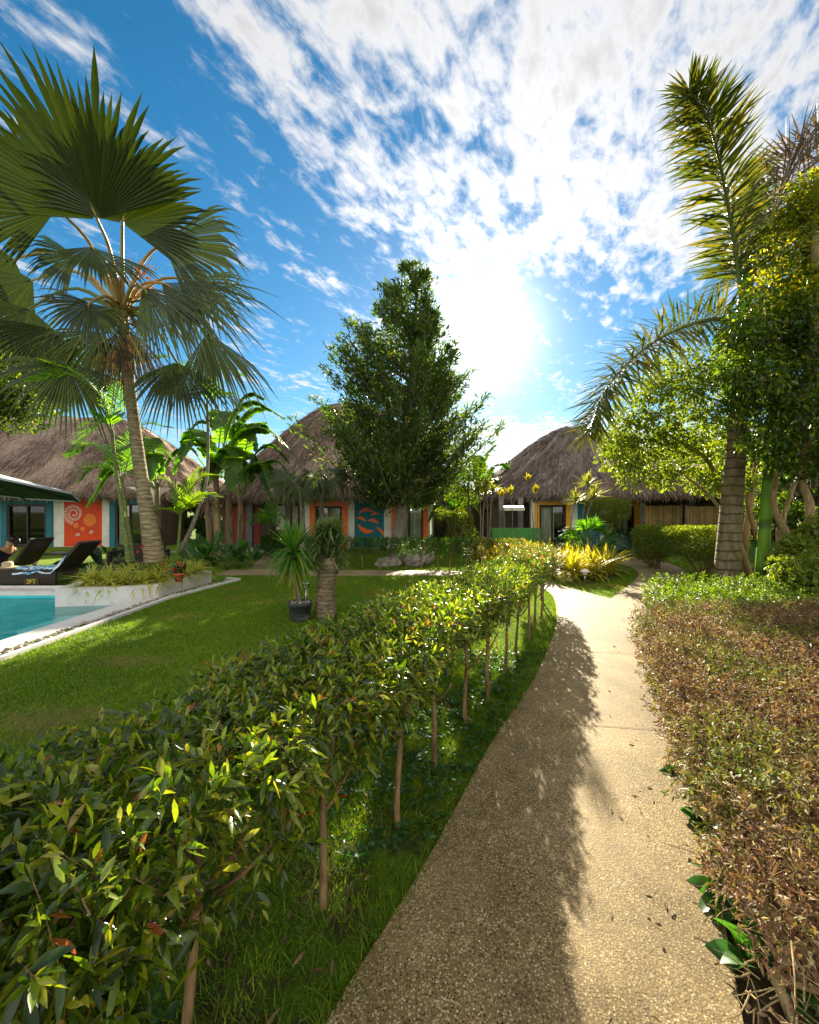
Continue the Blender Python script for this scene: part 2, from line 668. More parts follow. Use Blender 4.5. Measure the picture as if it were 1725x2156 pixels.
def water_mat():
    m, t, out = new_mat('pool_water')
    p = opos(t)
    x, y, z = t.xyz(p)
    q = t.comb(t.math('MULTIPLY', x, 0.55), y, 0)
    h = t.math('ADD', t.noise(q, 3.2, 4, 0.6, 0.8), t.math('MULTIPLY', t.noise(q, 9.0, 3, 0.6, 0.5), 0.35))
    b = bump(t, h, 0.7, 0.08)
    tr = t.new('ShaderNodeBsdfTransparent')
    tr.inputs[0].default_value = (0.6, 0.95, 0.95, 1)
    gl = t.new('ShaderNodeBsdfGlossy')
    gl.inputs['Roughness'].default_value = 0.06
    t.put(gl.inputs['Normal'], b)
    fr = t.new('ShaderNodeFresnel')
    fr.inputs[0].default_value = 1.33
    t.put(fr.inputs['Normal'], b)
    mx = t.new('ShaderNodeMixShader')
    t.l.new(t.math('MULTIPLY', fr.outputs[0], 0.75), mx.inputs[0])
    t.l.new(tr.outputs[0], mx.inputs[1])
    t.l.new(gl.outputs[0], mx.inputs[2])
    t.l.new(mx.outputs[0], out.inputs[0])
    return m


def emit_mat(name, col, s):
    m, t, out = new_mat(name)
    e = t.new('ShaderNodeEmission')
    e.inputs[0].default_value = (*col, 1)
    e.inputs[1].default_value = s
    t.l.new(e.outputs[0], out.inputs[0])
    return m


M = {}
M['lawn'] = lawn_mat()
M['path'] = path_mat()
M['thatch_brown'] = thatch_mat('thatch_brown', (0.13, 0.09, 0.066), (0.39, 0.275, 0.20))
M['thatch_grey'] = thatch_mat('thatch_grey', (0.115, 0.088, 0.070), (0.32, 0.247, 0.198))
M['thatch_tan'] = thatch_mat('thatch_tan', (0.15, 0.10, 0.07), (0.40, 0.29, 0.19))
M['bamboo'] = bamboo_mat()
M['glass'] = glass_mat()
M['water'] = water_mat()
M['white_wall'] = flat_mat('white_wall', (0.66, 0.63, 0.53), 0.75, 0.2, 0.12, 2.5, 0.15, dirt=(0.42, 0.37, 0.27))
M['pool_white'] = flat_mat('pool_white', (0.60, 0.56, 0.51), 0.6, 0.3, 0.10, 3.0, 0.1, dirt=(0.42, 0.36, 0.29))
M['pool_teal'] = flat_mat('pool_teal', (0.05, 0.52, 0.52), 0.5, 0.3, 0.15, 2.0, 0.05)
M['pool_pale'] = flat_mat('pool_pale', (0.50, 0.72, 0.72), 0.5, 0.3, 0.08, 2.0, 0.05)
M['orange'] = flat_mat('orange_paint', (0.62, 0.055, 0.007), 0.6, 0.25, 0.16, 1.6, 0.3)
M['orange_frame'] = flat_mat('orange_frame_paint', (0.78, 0.14, 0.02), 0.5, 0.3, 0.08)
M['shaded_orange'] = flat_mat('shaded_orange_paint', (0.26, 0.035, 0.012), 0.6, 0.3, 0.15)  # orange panel paint with the deep terrace shade put into its colour
M['gold_disc'] = flat_mat('gold_disc_paint', (0.72, 0.17, 0.012), 0.55, 0.3, 0.08)
M['teal'] = flat_mat('teal_paint', (0.009, 0.125, 0.155), 0.55, 0.3, 0.15, 1.5)
M['yellow'] = flat_mat('yellow_paint', (0.72, 0.34, 0.012), 0.5, 0.3, 0.08)
M['mural_white'] = flat_mat('mural_white', (0.70, 0.62, 0.50), 0.6, 0.2, 0.15, 20)
M['dark_wood'] = flat_mat('dark_wood', (0.035, 0.022, 0.014), 0.5, 0.3, 0.3, 10)
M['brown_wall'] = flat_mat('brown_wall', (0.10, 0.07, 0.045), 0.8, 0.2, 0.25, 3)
M['grey_post'] = flat_mat('grey_post', (0.12, 0.11, 0.10), 0.8, 0.2, 0.25, 3)
M['curtain'] = flat_mat('curtain', (0.80, 0.76, 0.56), 0.85, 0.1, 0.1, 5)
M['green_wall'] = flat_mat('green_wall', (0.07, 0.19, 0.05), 0.75, 0.2, 0.18, 2)
M['green_bright'] = flat_mat('green_wall_bright', (0.07, 0.23, 0.05), 0.7, 0.2, 0.12, 2)
M['soil'] = flat_mat('soil', (0.06, 0.037, 0.02), 0.95, 0.1, 0.4, 8, 0.8, 50)
M['joint'] = flat_mat('path_joint', (0.17, 0.12, 0.06), 0.9, 0.1, 0.3, 12)
M['tile'] = flat_mat('terrace_tile', (0.30, 0.25, 0.19), 0.7, 0.25, 0.15, 2)
M['wicker'] = flat_mat('dark_wicker', (0.04, 0.028, 0.018), 0.6, 0.3, 0.5, 90, 0.9, 140)
M['canvas'] = flat_mat('umbrella_canvas', (0.010, 0.032, 0.022), 0.8, 0.1, 0.15, 4)
M['canvas_edge'] = flat_mat('umbrella_top_canvas', (0.42, 0.44, 0.48), 0.8, 0.1, 0.1, 4)
M['rock'] = flat_mat('rock', (0.34, 0.30, 0.25), 0.9, 0.15, 0.4, 7, 1.0, 12, dirt=(0.10, 0.09, 0.06))
M['pebble'] = flat_mat('pebble', (0.30, 0.25, 0.20), 0.75, 0.3, 0.45, 9)
M['terracotta'] = flat_mat('terracotta', (0.40, 0.10, 0.035), 0.75, 0.2, 0.2, 8)
M['pot_black'] = flat_mat('black_pot', (0.045, 0.045, 0.045), 0.6, 0.3, 0.3, 9, 0.3, 25, dirt=(0.30, 0.28, 0.24))
M['steel'] = flat_mat('steel', (0.55, 0.56, 0.55), 0.3, 0.5, 0.08, 8, metal=0.8)
M['clear'] = M['glass']
M['black'] = flat_mat('black_plastic', (0.02, 0.02, 0.02), 0.4, 0.4, 0.1)
M['skin'] = flat_mat('skin', (0.50, 0.25, 0.13), 0.5, 0.35, 0.06)
M['hair'] = flat_mat('hair', (0.02, 0.014, 0.012), 0.5, 0.4, 0.3, 60)
M['dark_cloth'] = flat_mat('dark_cloth', (0.018, 0.018, 0.024), 0.85, 0.1, 0.2, 20)
M['straw'] = flat_mat('straw', (0.50, 0.42, 0.24), 0.85, 0.1, 0.15, 60, 0.4, 120)
M['sign'] = flat_mat('sign_board', (0.05, 0.045, 0.02), 0.6, 0.2, 0.1)
M['sign_text'] = flat_mat('sign_lettering', (0.65, 0.45, 0.06), 0.6, 0.2, 0.05)
M['roof_sheet'] = flat_mat('roof_sheet', (0.50, 0.50, 0.50), 0.4, 0.4, 0.1, 3)
M['awning_glow'] = emit_mat('awning_glow', (1.0, 0.86, 0.62), 2.5)  # added glow standing in for sunlight on a pale awning
# barks
M['bark_fan'] = bark_mat('fan_palm_bark', (0.12, 0.085, 0.04), (0.34, 0.27, 0.15), 22, 5, (0.085, (0.09, 0.065, 0.035)), rs=0.45)
M['bark_foxtail'] = bark_mat('foxtail_bark', (0.13, 0.09, 0.05), (0.27, 0.20, 0.12), 4, 14, (0.19, (0.035, 0.025, 0.015)), moss=(0.13, 0.12, 0.03))
M['bark_green'] = bark_mat('green_palm_bark', (0.10, 0.21, 0.012), (0.15, 0.29, 0.02), 2, 6, (0.95, (0.03, 0.06, 0.01)), 0.45)
M['bark_grey'] = bark_mat('grey_bark', (0.10, 0.08, 0.055), (0.26, 0.22, 0.16), 4, 25)
M['bark_brown'] = bark_mat('brown_bark', (0.09, 0.05, 0.022), (0.30, 0.19, 0.08), 5, 30)
M['bark_limb'] = bark_mat('limb_bark', (0.17, 0.115, 0.05), (0.36, 0.26, 0.12), 4, 22)
M['bark_slim'] = bark_mat('slim_palm_stem', (0.07, 0.10, 0.02), (0.16, 0.18, 0.05), 8, 12, (0.16, (0.24, 0.22, 0.13)), rs=0.35)
M['bark_banana'] = bark_mat('banana_stem', (0.06, 0.045, 0.02), (0.22, 0.15, 0.08), 2, 14)
M['stump'] = bark_mat('palm_stump_bark', (0.10, 0.07, 0.04), (0.27, 0.20, 0.12), 16, 9, (0.06, (0.06, 0.04, 0.02)), rs=0.35)
# leaves
M['lf_hedge'] = leaf_mat('hedge_leaf', [(0, (0.016, 0.036, 0.003)), (0.4, (0.06, 0.115, 0.006)), (0.68, (0.18, 0.25, 0.010)), (0.975, (0.34, 0.32, 0.02)), (0.988, (0.32, 0.12, 0.02)), (1.0, (0.38, 0.08, 0.025))], rough=0.27, spec=0.75)
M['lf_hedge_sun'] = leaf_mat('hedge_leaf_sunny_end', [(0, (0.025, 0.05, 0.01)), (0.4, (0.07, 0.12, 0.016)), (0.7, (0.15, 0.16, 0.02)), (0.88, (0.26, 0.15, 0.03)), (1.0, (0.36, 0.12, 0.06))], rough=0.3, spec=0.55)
M['lf_farhedge'] = leaf_mat('far_hedge_leaf', [(0, (0.02, 0.06, 0.008)), (0.6, (0.05, 0.12, 0.014)), (1, (0.12, 0.18, 0.02))])
M['lf_tree'] = leaf_mat('tree_leaf', [(0, (0.03, 0.06, 0.012)), (0.5, (0.055, 0.105, 0.018)), (0.85, (0.10, 0.14, 0.025)), (1, (0.18, 0.18, 0.05))], rough=0.36, tfac=0.5)
M['lf_fan'] = leaf_mat('fan_palm_leaf', [(0, (0.020, 0.034, 0.003)), (0.6, (0.030, 0.047, 0.004)), (1, (0.042, 0.058, 0.005))], (1.5, 1.5, 0.4), 0.16, 0.4, 0.4)
M['petiole'] = flat_mat('palm_petiole', (0.34, 0.24, 0.08), 0.5, 0.3, 0.2, 12)
M['petiole_green'] = flat_mat('palm_petiole_green', (0.13, 0.17, 0.03), 0.5, 0.3, 0.2, 12)
M['fibre'] = flat_mat('palm_fibre', (0.20, 0.12, 0.05), 0.9, 0.1, 0.4, 15, 0.8, 40)
M['fruit_orange'] = flat_mat('orange_flowers', (0.55, 0.22, 0.02), 0.6, 0.3, 0.3, 25)
M['fruit_dark'] = flat_mat('dark_fruit', (0.06, 0.07, 0.02), 0.5, 0.3, 0.5, 40)
M['lf_fox'] = leaf_mat('foxtail_leaf', [(0, (0.03, 0.05, 0.008)), (0.6, (0.055, 0.08, 0.012)), (1, (0.14, 0.12, 0.02))], (1.9, 1.7, 0.5), 0.42, 0.4)
M['lf_foxbrown'] = leaf_mat('brown_palm_leaf', [(0, (0.05, 0.03, 0.015)), (0.6, (0.09, 0.055, 0.025)), (1, (0.13, 0.10, 0.03))], (1.6, 1.4, 0.8), 0.35, 0.5)
M['lf_slim'] = leaf_mat('slim_palm_leaf', [(0, (0.03, 0.10, 0.008)), (0.6, (0.06, 0.17, 0.010)), (1, (0.13, 0.24, 0.015))], (2.4, 2.2, 0.4), 0.55, 0.4)
M['lf_lime'] = leaf_mat('lime_palm_leaf', [(0, (0.06, 0.15, 0.008)), (1, (0.16, 0.26, 0.015))], (2.4, 2.1, 0.4), 0.55, 0.4)
M['lf_banana'] = leaf_mat('banana_leaf', [(0, (0.06, 0.13, 0.012)), (1, (0.12, 0.22, 0.02))], (2.1, 2.2, 0.4), 0.6, 0.4)
M['lf_bananadry'] = leaf_mat('dry_banana_leaf', [(0, (0.35, 0.15, 0.02)), (1, (0.45, 0.22, 0.03))], (1.5, 1.3, 0.6), 0.5, 0.6)
M['lf_var'] = leaf_mat('variegated_leaf', [(0, (0.035, 0.085, 0.008)), (0.6, (0.07, 0.125, 0.010)), (1, (0.16, 0.20, 0.02))], (1.8, 1.8, 0.4), 0.46, 0.45, edge=(0.36, 0.38, 0.05), edge_w=(0.55, 0.95))
M['lf_dark'] = leaf_mat('dark_tree_leaf', [(0, (0.018, 0.042, 0.005)), (0.6, (0.04, 0.085, 0.007)), (0.85, (0.09, 0.14, 0.010)), (1, (0.22, 0.24, 0.02))], (2.0, 1.9, 0.4), 0.5, 0.4)
M['lf_gold'] = leaf_mat('golden_tree_leaf', [(0, (0.06, 0.11, 0.008)), (0.6, (0.14, 0.18, 0.010)), (1, (0.32, 0.27, 0.012))], (1.9, 1.7, 0.4), 0.6, 0.4)
M['lf_spider'] = leaf_mat('spider_plant_leaf', [(0, (0.14, 0.20, 0.02)), (1, (0.22, 0.27, 0.03))], (1.7, 1.6, 0.5), 0.5, 0.45, edge=(0.62, 0.58, 0.15), edge_w=(0.3, 0.7))
M['lf_yellow'] = leaf_mat('yellow_bed_leaf', [(0, (0.18, 0.20, 0.010)), (0.6, (0.32, 0.30, 0.014)), (1, (0.44, 0.38, 0.03))], (1.5, 1.4, 0.3), 0.5, 0.5, edge=(0.52, 0.46, 0.05), edge_w=(0.4, 0.9))
M['lf_drac'] = leaf_mat('dracaena_leaf', [(0, (0.05, 0.14, 0.02)), (0.7, (0.10, 0.22, 0.03)), (1, (0.22, 0.28, 0.03))], (1.9, 1.9, 0.5), 0.5, 0.35)
M['lf_dracyel'] = leaf_mat('dracaena_yellow_leaf', [(0, (0.26, 0.26, 0.02)), (1, (0.42, 0.36, 0.03))], (1.5, 1.4, 0.5), 0.5, 0.4)
M['lf_dracvar'] = leaf_mat('song_dracaena_leaf', [(0, (0.07, 0.11, 0.02)), (1, (0.13, 0.17, 0.03))], (1.8, 1.7, 0.6), 0.5, 0.4, edge=(0.48, 0.44, 0.12), edge_w=(0.5, 0.9))
M['lf_canna'] = leaf_mat('broad_plant_leaf', [(0, (0.018, 0.065, 0.012)), (1, (0.05, 0.14, 0.02))], (1.8, 2.0, 0.6), 0.45, 0.35)
M['lf_darkbroad'] = leaf_mat('dark_broad_leaf', [(0, (0.008, 0.026, 0.010)), (1, (0.018, 0.05, 0.014))], (1.6, 1.8, 0.6), 0.35, 0.3)
M['lf_ground'] = leaf_mat('bright_shrub_leaf', [(0, (0.04, 0.08, 0.004)), (0.6, (0.09, 0.15, 0.006)), (1, (0.17, 0.22, 0.012))], (1.7, 1.7, 0.3), 0.45, 0.5)
M['lf_brown'] = leaf_mat('brown_hedge_leaf', [(0, (0.06, 0.03, 0.018)), (0.25, (0.18, 0.078, 0.045)), (0.55, (0.27, 0.15, 0.08)), (0.78, (0.18, 0.165, 0.035)), (1.0, (0.46, 0.36, 0.20))], (1.2, 1.2, 0.7), 0.35, 0.55, 0.25,
                         patch=([(0, (0.05, 0.09, 0.012)), (0.6, (0.15, 0.18, 0.02)), (0.85, (0.24, 0.22, 0.04)), (1, (0.22, 0.10, 0.04))], 1.6, 0.46, 0.62), )
M['lf_clip'] = leaf_mat('clipped_hedge_leaf', [(0, (0.06, 0.10, 0.008)), (0.6, (0.13, 0.18, 0.012)), (1, (0.24, 0.26, 0.03))], (1.8, 1.7, 0.5), 0.45, 0.5)
M['lf_weed'] = leaf_mat('weed_leaf', [(0, (0.018, 0.06, 0.008)), (1, (0.05, 0.13, 0.016))], (1.8, 1.9, 0.5), 0.45, 0.4)
M['grass'] = leaf_mat('grass_blade', [(0, (0.045, 0.095, 0.004)), (0.6, (0.115, 0.215, 0.006)), (1, (0.24, 0.30, 0.012))], (1.9, 1.8, 0.3), 0.45, 0.5, 0.3,
                      patch=([(0, (0.10, 0.11, 0.015)), (0.6, (0.20, 0.17, 0.035)), (1, (0.32, 0.25, 0.08))], 0.85, 0.56, 0.68))
M['litter'] = leaf_mat('dead_leaf', [(0, (0.06, 0.035, 0.018)), (0.6, (0.15, 0.085, 0.04)), (1, (0.28, 0.18, 0.09))], (1.2, 1.1, 0.8), 0.25, 0.7, 0.2)
M['orchid'] = leaf_mat('orchid_leaf', [(0, (0.05, 0.10, 0.02)), (0.7, (0.10, 0.17, 0.04)), (1, (0.28, 0.24, 0.12))], (1.7, 1.7, 0.6), 0.45, 0.4)
M['flower_red'] = leaf_mat('red_flower', [(0, (0.55, 0.02, 0.02)), (1, (0.75, 0.06, 0.05))], (1.2, 1.0, 1.0), 0.4, 0.5)


def towel_mat():
    m, t, out = new_mat('printed_towel')
    p = opos(t)
    n = t.noise(p, 9, 4, 0.6, 1.2)
    c = t.ramp(n, [(0.35, (0.75, 0.78, 0.80)), (0.45, (0.20, 0.45, 0.62)), (0.55, (0.04, 0.20, 0.38)), (0.65, (0.35, 0.62, 0.72))], 'CONSTANT')
    t.l.new(principled(t, c, 0.9, 0.1), out.inputs[0])
    return m


M['towel'] = towel_mat()

# ================================================================== THE SETTING
# path outline (counter-clockwise), all on the ground, metres
left_edge = curve([(-0.75, 0.2), (-0.42, 0.85), (-.25, 1.28), (.08, 1.86), (.59, 2.86), (1.14, 3.81), (1.85, 5.27), (2.33, 6.5), (2.72, 7.9), (2.62, 8.8), (1.9, 9.7), (0.7, 10.15), (-1.5, 10.2), (-4.9, 10.35)], 90)
back_edge = curve([(-4.9, 11.25), (-1.5, 11.1), (0.9, 11.0), (2.3, 10.6), (3.05, 9.6), (3.3, 8.7), (3.66, 7.5)], 40)
bed_edge = curve([(3.68, 7.48), (4.55, 8.6), (5.76, 10.3), (6.35, 11.8), (6.2, 13.2), (5.2, 14.6)], 40)
right_edge = curve([(7.3, 15.0), (8.1, 13.6), (7.95, 12.5), (7.4, 11.0), (6.45, 9.6), (5.2, 8.45), (4.4, 7.6), (3.45, 5.95), (2.4, 4.1), (1.85, 2.9), (1.42, 1.95), (1.04, 1.28), (.72, .7), (.4, 0.1)], 80)
path_poly = np.vstack([left_edge, back_edge, bed_edge, right_edge])[:, :2]
bed_poly = np.vstack([curve([(3.66, 7.5), (3.3, 8.7), (3.05, 9.6), (2.6, 10.3)], 20), [(2.6, 13.6), (5.4, 14.3)], bed_edge[::-1]])[:, :2]
POOLX = -4.68
pool_hole = [(POOLX, 0.2), (POOLX, 7.55), (-5.9, 7.15), (-6.3, 8.25), (-16, 8.25), (-16, 0.2)]

g = MB()
# one ground sheet with an opening for the pool, reaching the horizon
HX0, HX1, HY0, HY1 = -16.0, POOLX, 0.2, 8.25
FAR = 1500.0
for x0, x1, y0, y1 in ((-FAR, HX0, -FAR, FAR), (HX1, FAR, -FAR, FAR), (HX0, HX1, -FAR, HY0), (HX0, HX1, HY1, FAR)):
    g.add([(x0, y0, 0), (x1, y0, 0), (x1, y1, 0), (x0, y1, 0)], [[0, 1, 2, 3]])
struct('ground', g, M['lawn'])


def sheet(poly, z, thick=0.03):
    import bmesh
    bm = bmesh.new()
    vs = [bm.verts.new((x, y, z)) for x, y in poly]
    f = bm.faces.new(vs)
    if f.normal.z < 0:
        f.normal_flip()
    bm.normal_update()
    res = bmesh.ops.triangulate(bm, faces=[f])
    bm.verts.ensure_lookup_table()
    v = [tuple(x.co) for x in bm.verts]
    tr = [[x.index for x in ff.verts] for ff in bm.faces]
    bm.free()
    mb = MB()
    mb.add(v, None, tr)
    n = len(poly)
    lo = np.array([(x, y, z - thick) for x, y in poly])
    hi = np.array([(x, y, z) for x, y in poly])
    i = np.arange(n)
    mb.add(np.vstack([hi, lo]), np.stack([i, n + i, n + (i + 1) % n, (i + 1) % n], 1))
    return mb


def dedupe(p):
    out = [p[0]]
    for q in p[1:]:
        if np.linalg.norm(np.array(q) - out[-1]) > 0.02:
            out.append(q)
    return [tuple(x) for x in out]


path_poly = np.array(dedupe(path_poly))
o = struct('path', sheet(path_poly, 0.022), M['path'])
# hairline joints where the path was cast in slabs
jm = MB()
for (xa, ya), (xb, yb) in (((2.36, 6.6), (3.85, 6.55)), ((1.55, 4.62), (2.66, 4.5)), ((0.66, 3.0), (1.88, 2.95)), ((3.25, 8.9), (2.66, 8.6)), ((5.1, 9.25), (5.85, 8.95))):
    c = curve([(xa, ya, .0262), ((xa + xb) / 2 + .02, (ya + yb) / 2 + .05, .0262), (xb, yb, .0262)], 10)
    d = np.array([0, .003, 0])
    i = np.arange(9)
    jm.add(np.vstack([c - d, c + d]), np.stack([i, i + 1, i + 11, i + 10], 1))
struct('path_joint', jm, M['joint'])

# terrace paving and small approach in front of the middle house
struct('terrace', sheet([(-9.5, 16.2), (-4.2, 16.2), (-4.2, 20.5), (-9.5, 20.5)], 0.03), M['tile'])
struct('approach_path', sheet([(-4.45, 11.26), (-3.6, 11.22), (-4.6, 16.18), (-5.6, 16.18)], 0.018), M['path'])

# pool ------------------------------------------------------------
pb = MB()
x0, x1, y0, y1 = -15.9, -5.066, 0.4, 7.994
pb.add([(x0, y0, -1.0), (x1, y0, -1.0), (x1, y1, -1.0), (x0, y1, -1.0)], [[0, 1, 2, 3]])
for a, b in (((x0, y0), (x1, y0)), ((x1, y0), (x1, y1)), ((x1, y1), (x0, y1)), ((x0, y1), (x0, y0))):
    pb.add([(*a, -1.0), (*b, -1.0), (*b, -0.03), (*a, -0.03)], [[0, 3, 2, 1]])
struct('pool_basin', pb, M['pool_teal'])
st = MB()
st.prism([(-5.95, 6.2), (-5.075, 5.4), (-5.075, 7.4), (-5.95, 7.1)], -0.99, -0.2)
st.prism([(-5.5, 0.41), (-5.075, 0.41), (-5.075, 5.39), (-5.5, 5.8)], -0.99, -0.32)
struct('pool_step', st, M['pool_pale'])
wv = MB()
wv.add([(x0 + .005, y0 + .005, -0.075), (x1 - .005, y0 + .005, -0.075), (x1 - .005, y1 - .005, -0.075), (x0 + .005, y1 - .005, -0.075)], [[0, 1, 2, 3]])
struct('pool_water', wv, M['water'])
cp = MB()
cp.prism([(-5.06, 0.25), (-4.69, 0.25), (-4.69, 7.56), (-5.06, 7.40)], -0.5, 0.012)
cp.prism([(-15.95, 8.0), (-6.25, 8.0), (-6.3, 8.35), (-15.95, 8.35)], -0.5, 0.05)
cp.prism([(-15.95, 8.352), (-6.3, 8.352), (-6.3, 8.42), (-15.95, 8.42)], -0.3, 0.09)
struct('pool_coping', cp, M['pool_white'])
# outer kerb on the lawn side, continuing round the planter
kb = MB()
kl = np.array([(-4.40, 0.3), (-4.40, 3.0), (-4.40, 5.0), (-4.42, 7.55), (-3.98, 9.6), (-4.35, 9.75)])
for (a, b) in zip(kl[:-1], kl[1:]):
    t_ = (b - a) / np.linalg.norm(b - a)
    n_ = np.array([-t_[1], t_[0]]) * 0.035
    kb.prism([tuple(a - n_), tuple(b - n_), tuple(b + n_), tuple(a + n_)], -0.1, 0.045)
struct('kerb', kb, M['pool_white'])

# pebbles between coping and kerb: nobody could count them
pe = MB()
for i in range(520):
    y = rng.uniform(0.9, 9.6)
    xl = -4.68 if y < 7.6 else -4.66 + (y - 7.6) * .19
    xr = -4.46 if y < 7.6 else -4.44 + (y - 7.6) * .21
    r = rng.uniform(.018, .042)
    pe.ball((rng.uniform(xl + .02, xr - .01), y, rng.uniform(.0, .03)), r, 6, 4, (1, rng.uniform(.7, 1.3), .6))
stuff('pebbles', pe, M['pebble'], 'strip of small brown pebbles between pool coping and lawn kerb', 'pebbles')

# soil strips: under the right hedge, in the yellow bed
so_ = MB()
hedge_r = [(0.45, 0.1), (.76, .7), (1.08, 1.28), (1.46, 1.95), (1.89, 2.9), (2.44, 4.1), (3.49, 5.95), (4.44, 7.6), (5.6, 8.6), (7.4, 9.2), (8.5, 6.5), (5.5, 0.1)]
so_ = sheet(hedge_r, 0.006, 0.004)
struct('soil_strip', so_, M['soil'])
struct('flower_bed', sheet([(3.6, 8.9), (4.6, 9.35), (5.4, 10.4), (5.5, 12.4), (4.4, 13.4), (3.2, 12.6), (3.0, 10.6)], 0.008, 0.004), M['soil'])

# ------------------------------------------------------------------ grass
gr = MB()


def scatter(n, x0, x1, y0, y1, keep=None, avoid=()):
    p = np.stack([rng.uniform(x0, x1, n), rng.uniform(y0, y1, n), np.zeros(n)], 1)
    k = np.ones(n, bool)
    if keep is not None:
        k &= inside(p, keep)
    for a in avoid:
        k &= ~inside(p, a)
    return p[k]


def patchy(p, f, thr, seed):
    """drop points where a slow random field is low"""
    r = np.random.default_rng(seed)
    w = r.normal(size=(6, 2)) * f
    ph = r.uniform(0, 6.3, 6)
    v = sum(np.sin(p[:, :2] @ w[i] + ph[i]) for i in range(6)) / 6
    return p[v > thr]


under = [(-1.9, 0.7), (-.42, .85), (-.25, 1.28), (.08, 1.86), (.59, 2.86), (1.14, 3.81), (1.85, 5.27), (2.33, 6.5), (2.72, 7.9), (2.62, 8.8), (1.9, 9.7), (.4, 9.7), (-1, 6), (-2.2, 3)]
p1 = patchy(scatter(95000, -2.0, 2.0, 0.7, 5.0, under, [path_poly]), 2.2, -0.10, 3)
gr.blades(p1, rng.uniform(.02, .055, len(p1)), rng.uniform(.003, .006, len(p1)), .7)
p2 = scatter(45000, 0.2, 2.8, 4.8, 9.8, under, [path_poly])
gr.blades(p2, rng.uniform(.02, .045, len(p2)), rng.uniform(.005, .009, len(p2)), .7)
p3 = scatter(150000, -4.38, 1.0, 2.0, 10.3, None, [path_poly])
for (bx, by, bw, bh) in BARE:
    dd = ((p3[:, 0] - bx) / bw) ** 2 + ((p3[:, 1] - by) / bh) ** 2
    p3 = p3[(dd > 1.15) | (rng.uniform(0, 1, len(p3)) < .4 + .5 * np.clip(dd, 0, 1))]
gr.blades(p3, rng.uniform(.015, .038, len(p3)), rng.uniform(.006, .011, len(p3)), .8)
p4 = scatter(30000, 2.6, 6.4, 7.5, 11, bed_poly, [path_poly])
gr.blades(p4, rng.uniform(.015, .04, len(p4)), rng.uniform(.007, .011, len(p4)), .8)
p5 = scatter(36000, -4.5, 3.5, 11.1, 15.5, None, [path_poly])
gr.blades(p5, rng.uniform(.02, .05, len(p5)), rng.uniform(.012, .02, len(p5)), .8)
p6 = scatter(16000, 5.5, 9.5, 7.5, 13, None, [path_poly])
gr.blades(p6, rng.uniform(.02, .05, len(p6)), rng.uniform(.012, .02, len(p6)), .8)
stuff('grass', gr, M['grass'], 'short mown lawn grass along the path and across the garden', 'grass')
# tufts growing over the edge of the path
ed = MB()
le = left_edge[12:80]
idx = rng.integers(0, len(le) - 1, 4200)
f = rng.uniform(0, 1, len(idx))[:, None]
ep = le[idx] * (1 - f) + le[idx + 1] * f
ep = np.stack([ep[:, 0] + rng.normal(-.015, .015, len(idx)), ep[:, 1] + rng.normal(0, .01, len(idx)), np.full(len(idx), .0)], 1)
ed.blades(ep, rng.uniform(.035, .07, len(idx)), rng.uniform(.003, .006, len(idx)), .6)
stuff('edge_grass', ed, M['grass'], 'longer grass fringe growing along the left edge of the path', 'grass')

we = MB()
wp = patchy(scatter(3200, -1.6, 1.6, 0.8, 4.6, under, [path_poly]), 2.8, 0.0, 9)
for c in wp:
    k = rng.integers(4, 9)
    a = rng.uniform(0, 6.28, k)
    d = np.stack([np.cos(a), np.sin(a), rng.uniform(.25, .9, k)], 1)
    s_ = rng.uniform(.018, .05)
    st_ = c + np.array([0, 0, rng.uniform(.01, .05)])
    we.straps(st_ + d * .006, d, s_ * rng.uniform(.8, 1.3, k), s_ * .55, .35, 4)
stuff('weeds', we, M['lf_weed'], 'small leafy weeds creeping through the grass under the hedge', 'weeds')

li = MB()
lp = scatter(9000, .4, 3.2, .4, 5.2, hedge_r)
lp = lp[lp[:, 0] < np.interp(lp[:, 1], right_edge[::-1, 1], right_edge[::-1, 0]) + .75]
lp[:, 2] = rng.uniform(.008, .045, len(lp))
d = rdir(len(lp))
d[:, 2] *= .25
li.straps(lp, d, rng.uniform(.03, .10, len(lp)), rng.uniform(.004, .02, len(lp)), .1, 4)
lq = scatter(500, -1.2, 1.8, .9, 5.0, under, [path_poly])
lq[:, 2] = .02
d = rdir(len(lq))
d[:, 2] *= .3
li.straps(lq, d, rng.uniform(.03, .07, len(lq)), rng.uniform(.008, .02, len(lq)), .1, 4)
k = 150
f_ = rng.uniform(0, 1, k)
yy = rng.uniform(.9, 8.0, k)
xl = np.interp(yy, left_edge[:60, 1], left_edge[:60, 0])
xr = np.interp(yy, right_edge[::-1, 1], right_edge[::-1, 0])
f_ = np.where(rng.uniform(0, 1, k) < .65, 1 - f_ ** 2 * .35, f_)
d = rdir(k)
d[:, 2] *= .15
li.straps(np.stack([xl + (xr - xl) * f_, yy, np.full(k, .028)], 1), d, rng.uniform(.015, .045, k), rng.uniform(.004, .014, k), .05, 4)
stuff('leaf_litter', li, M['litter'], 'dry brown leaves and twigs lying under the hedges', 'leaf litter')

# ================================================================== HOUSES


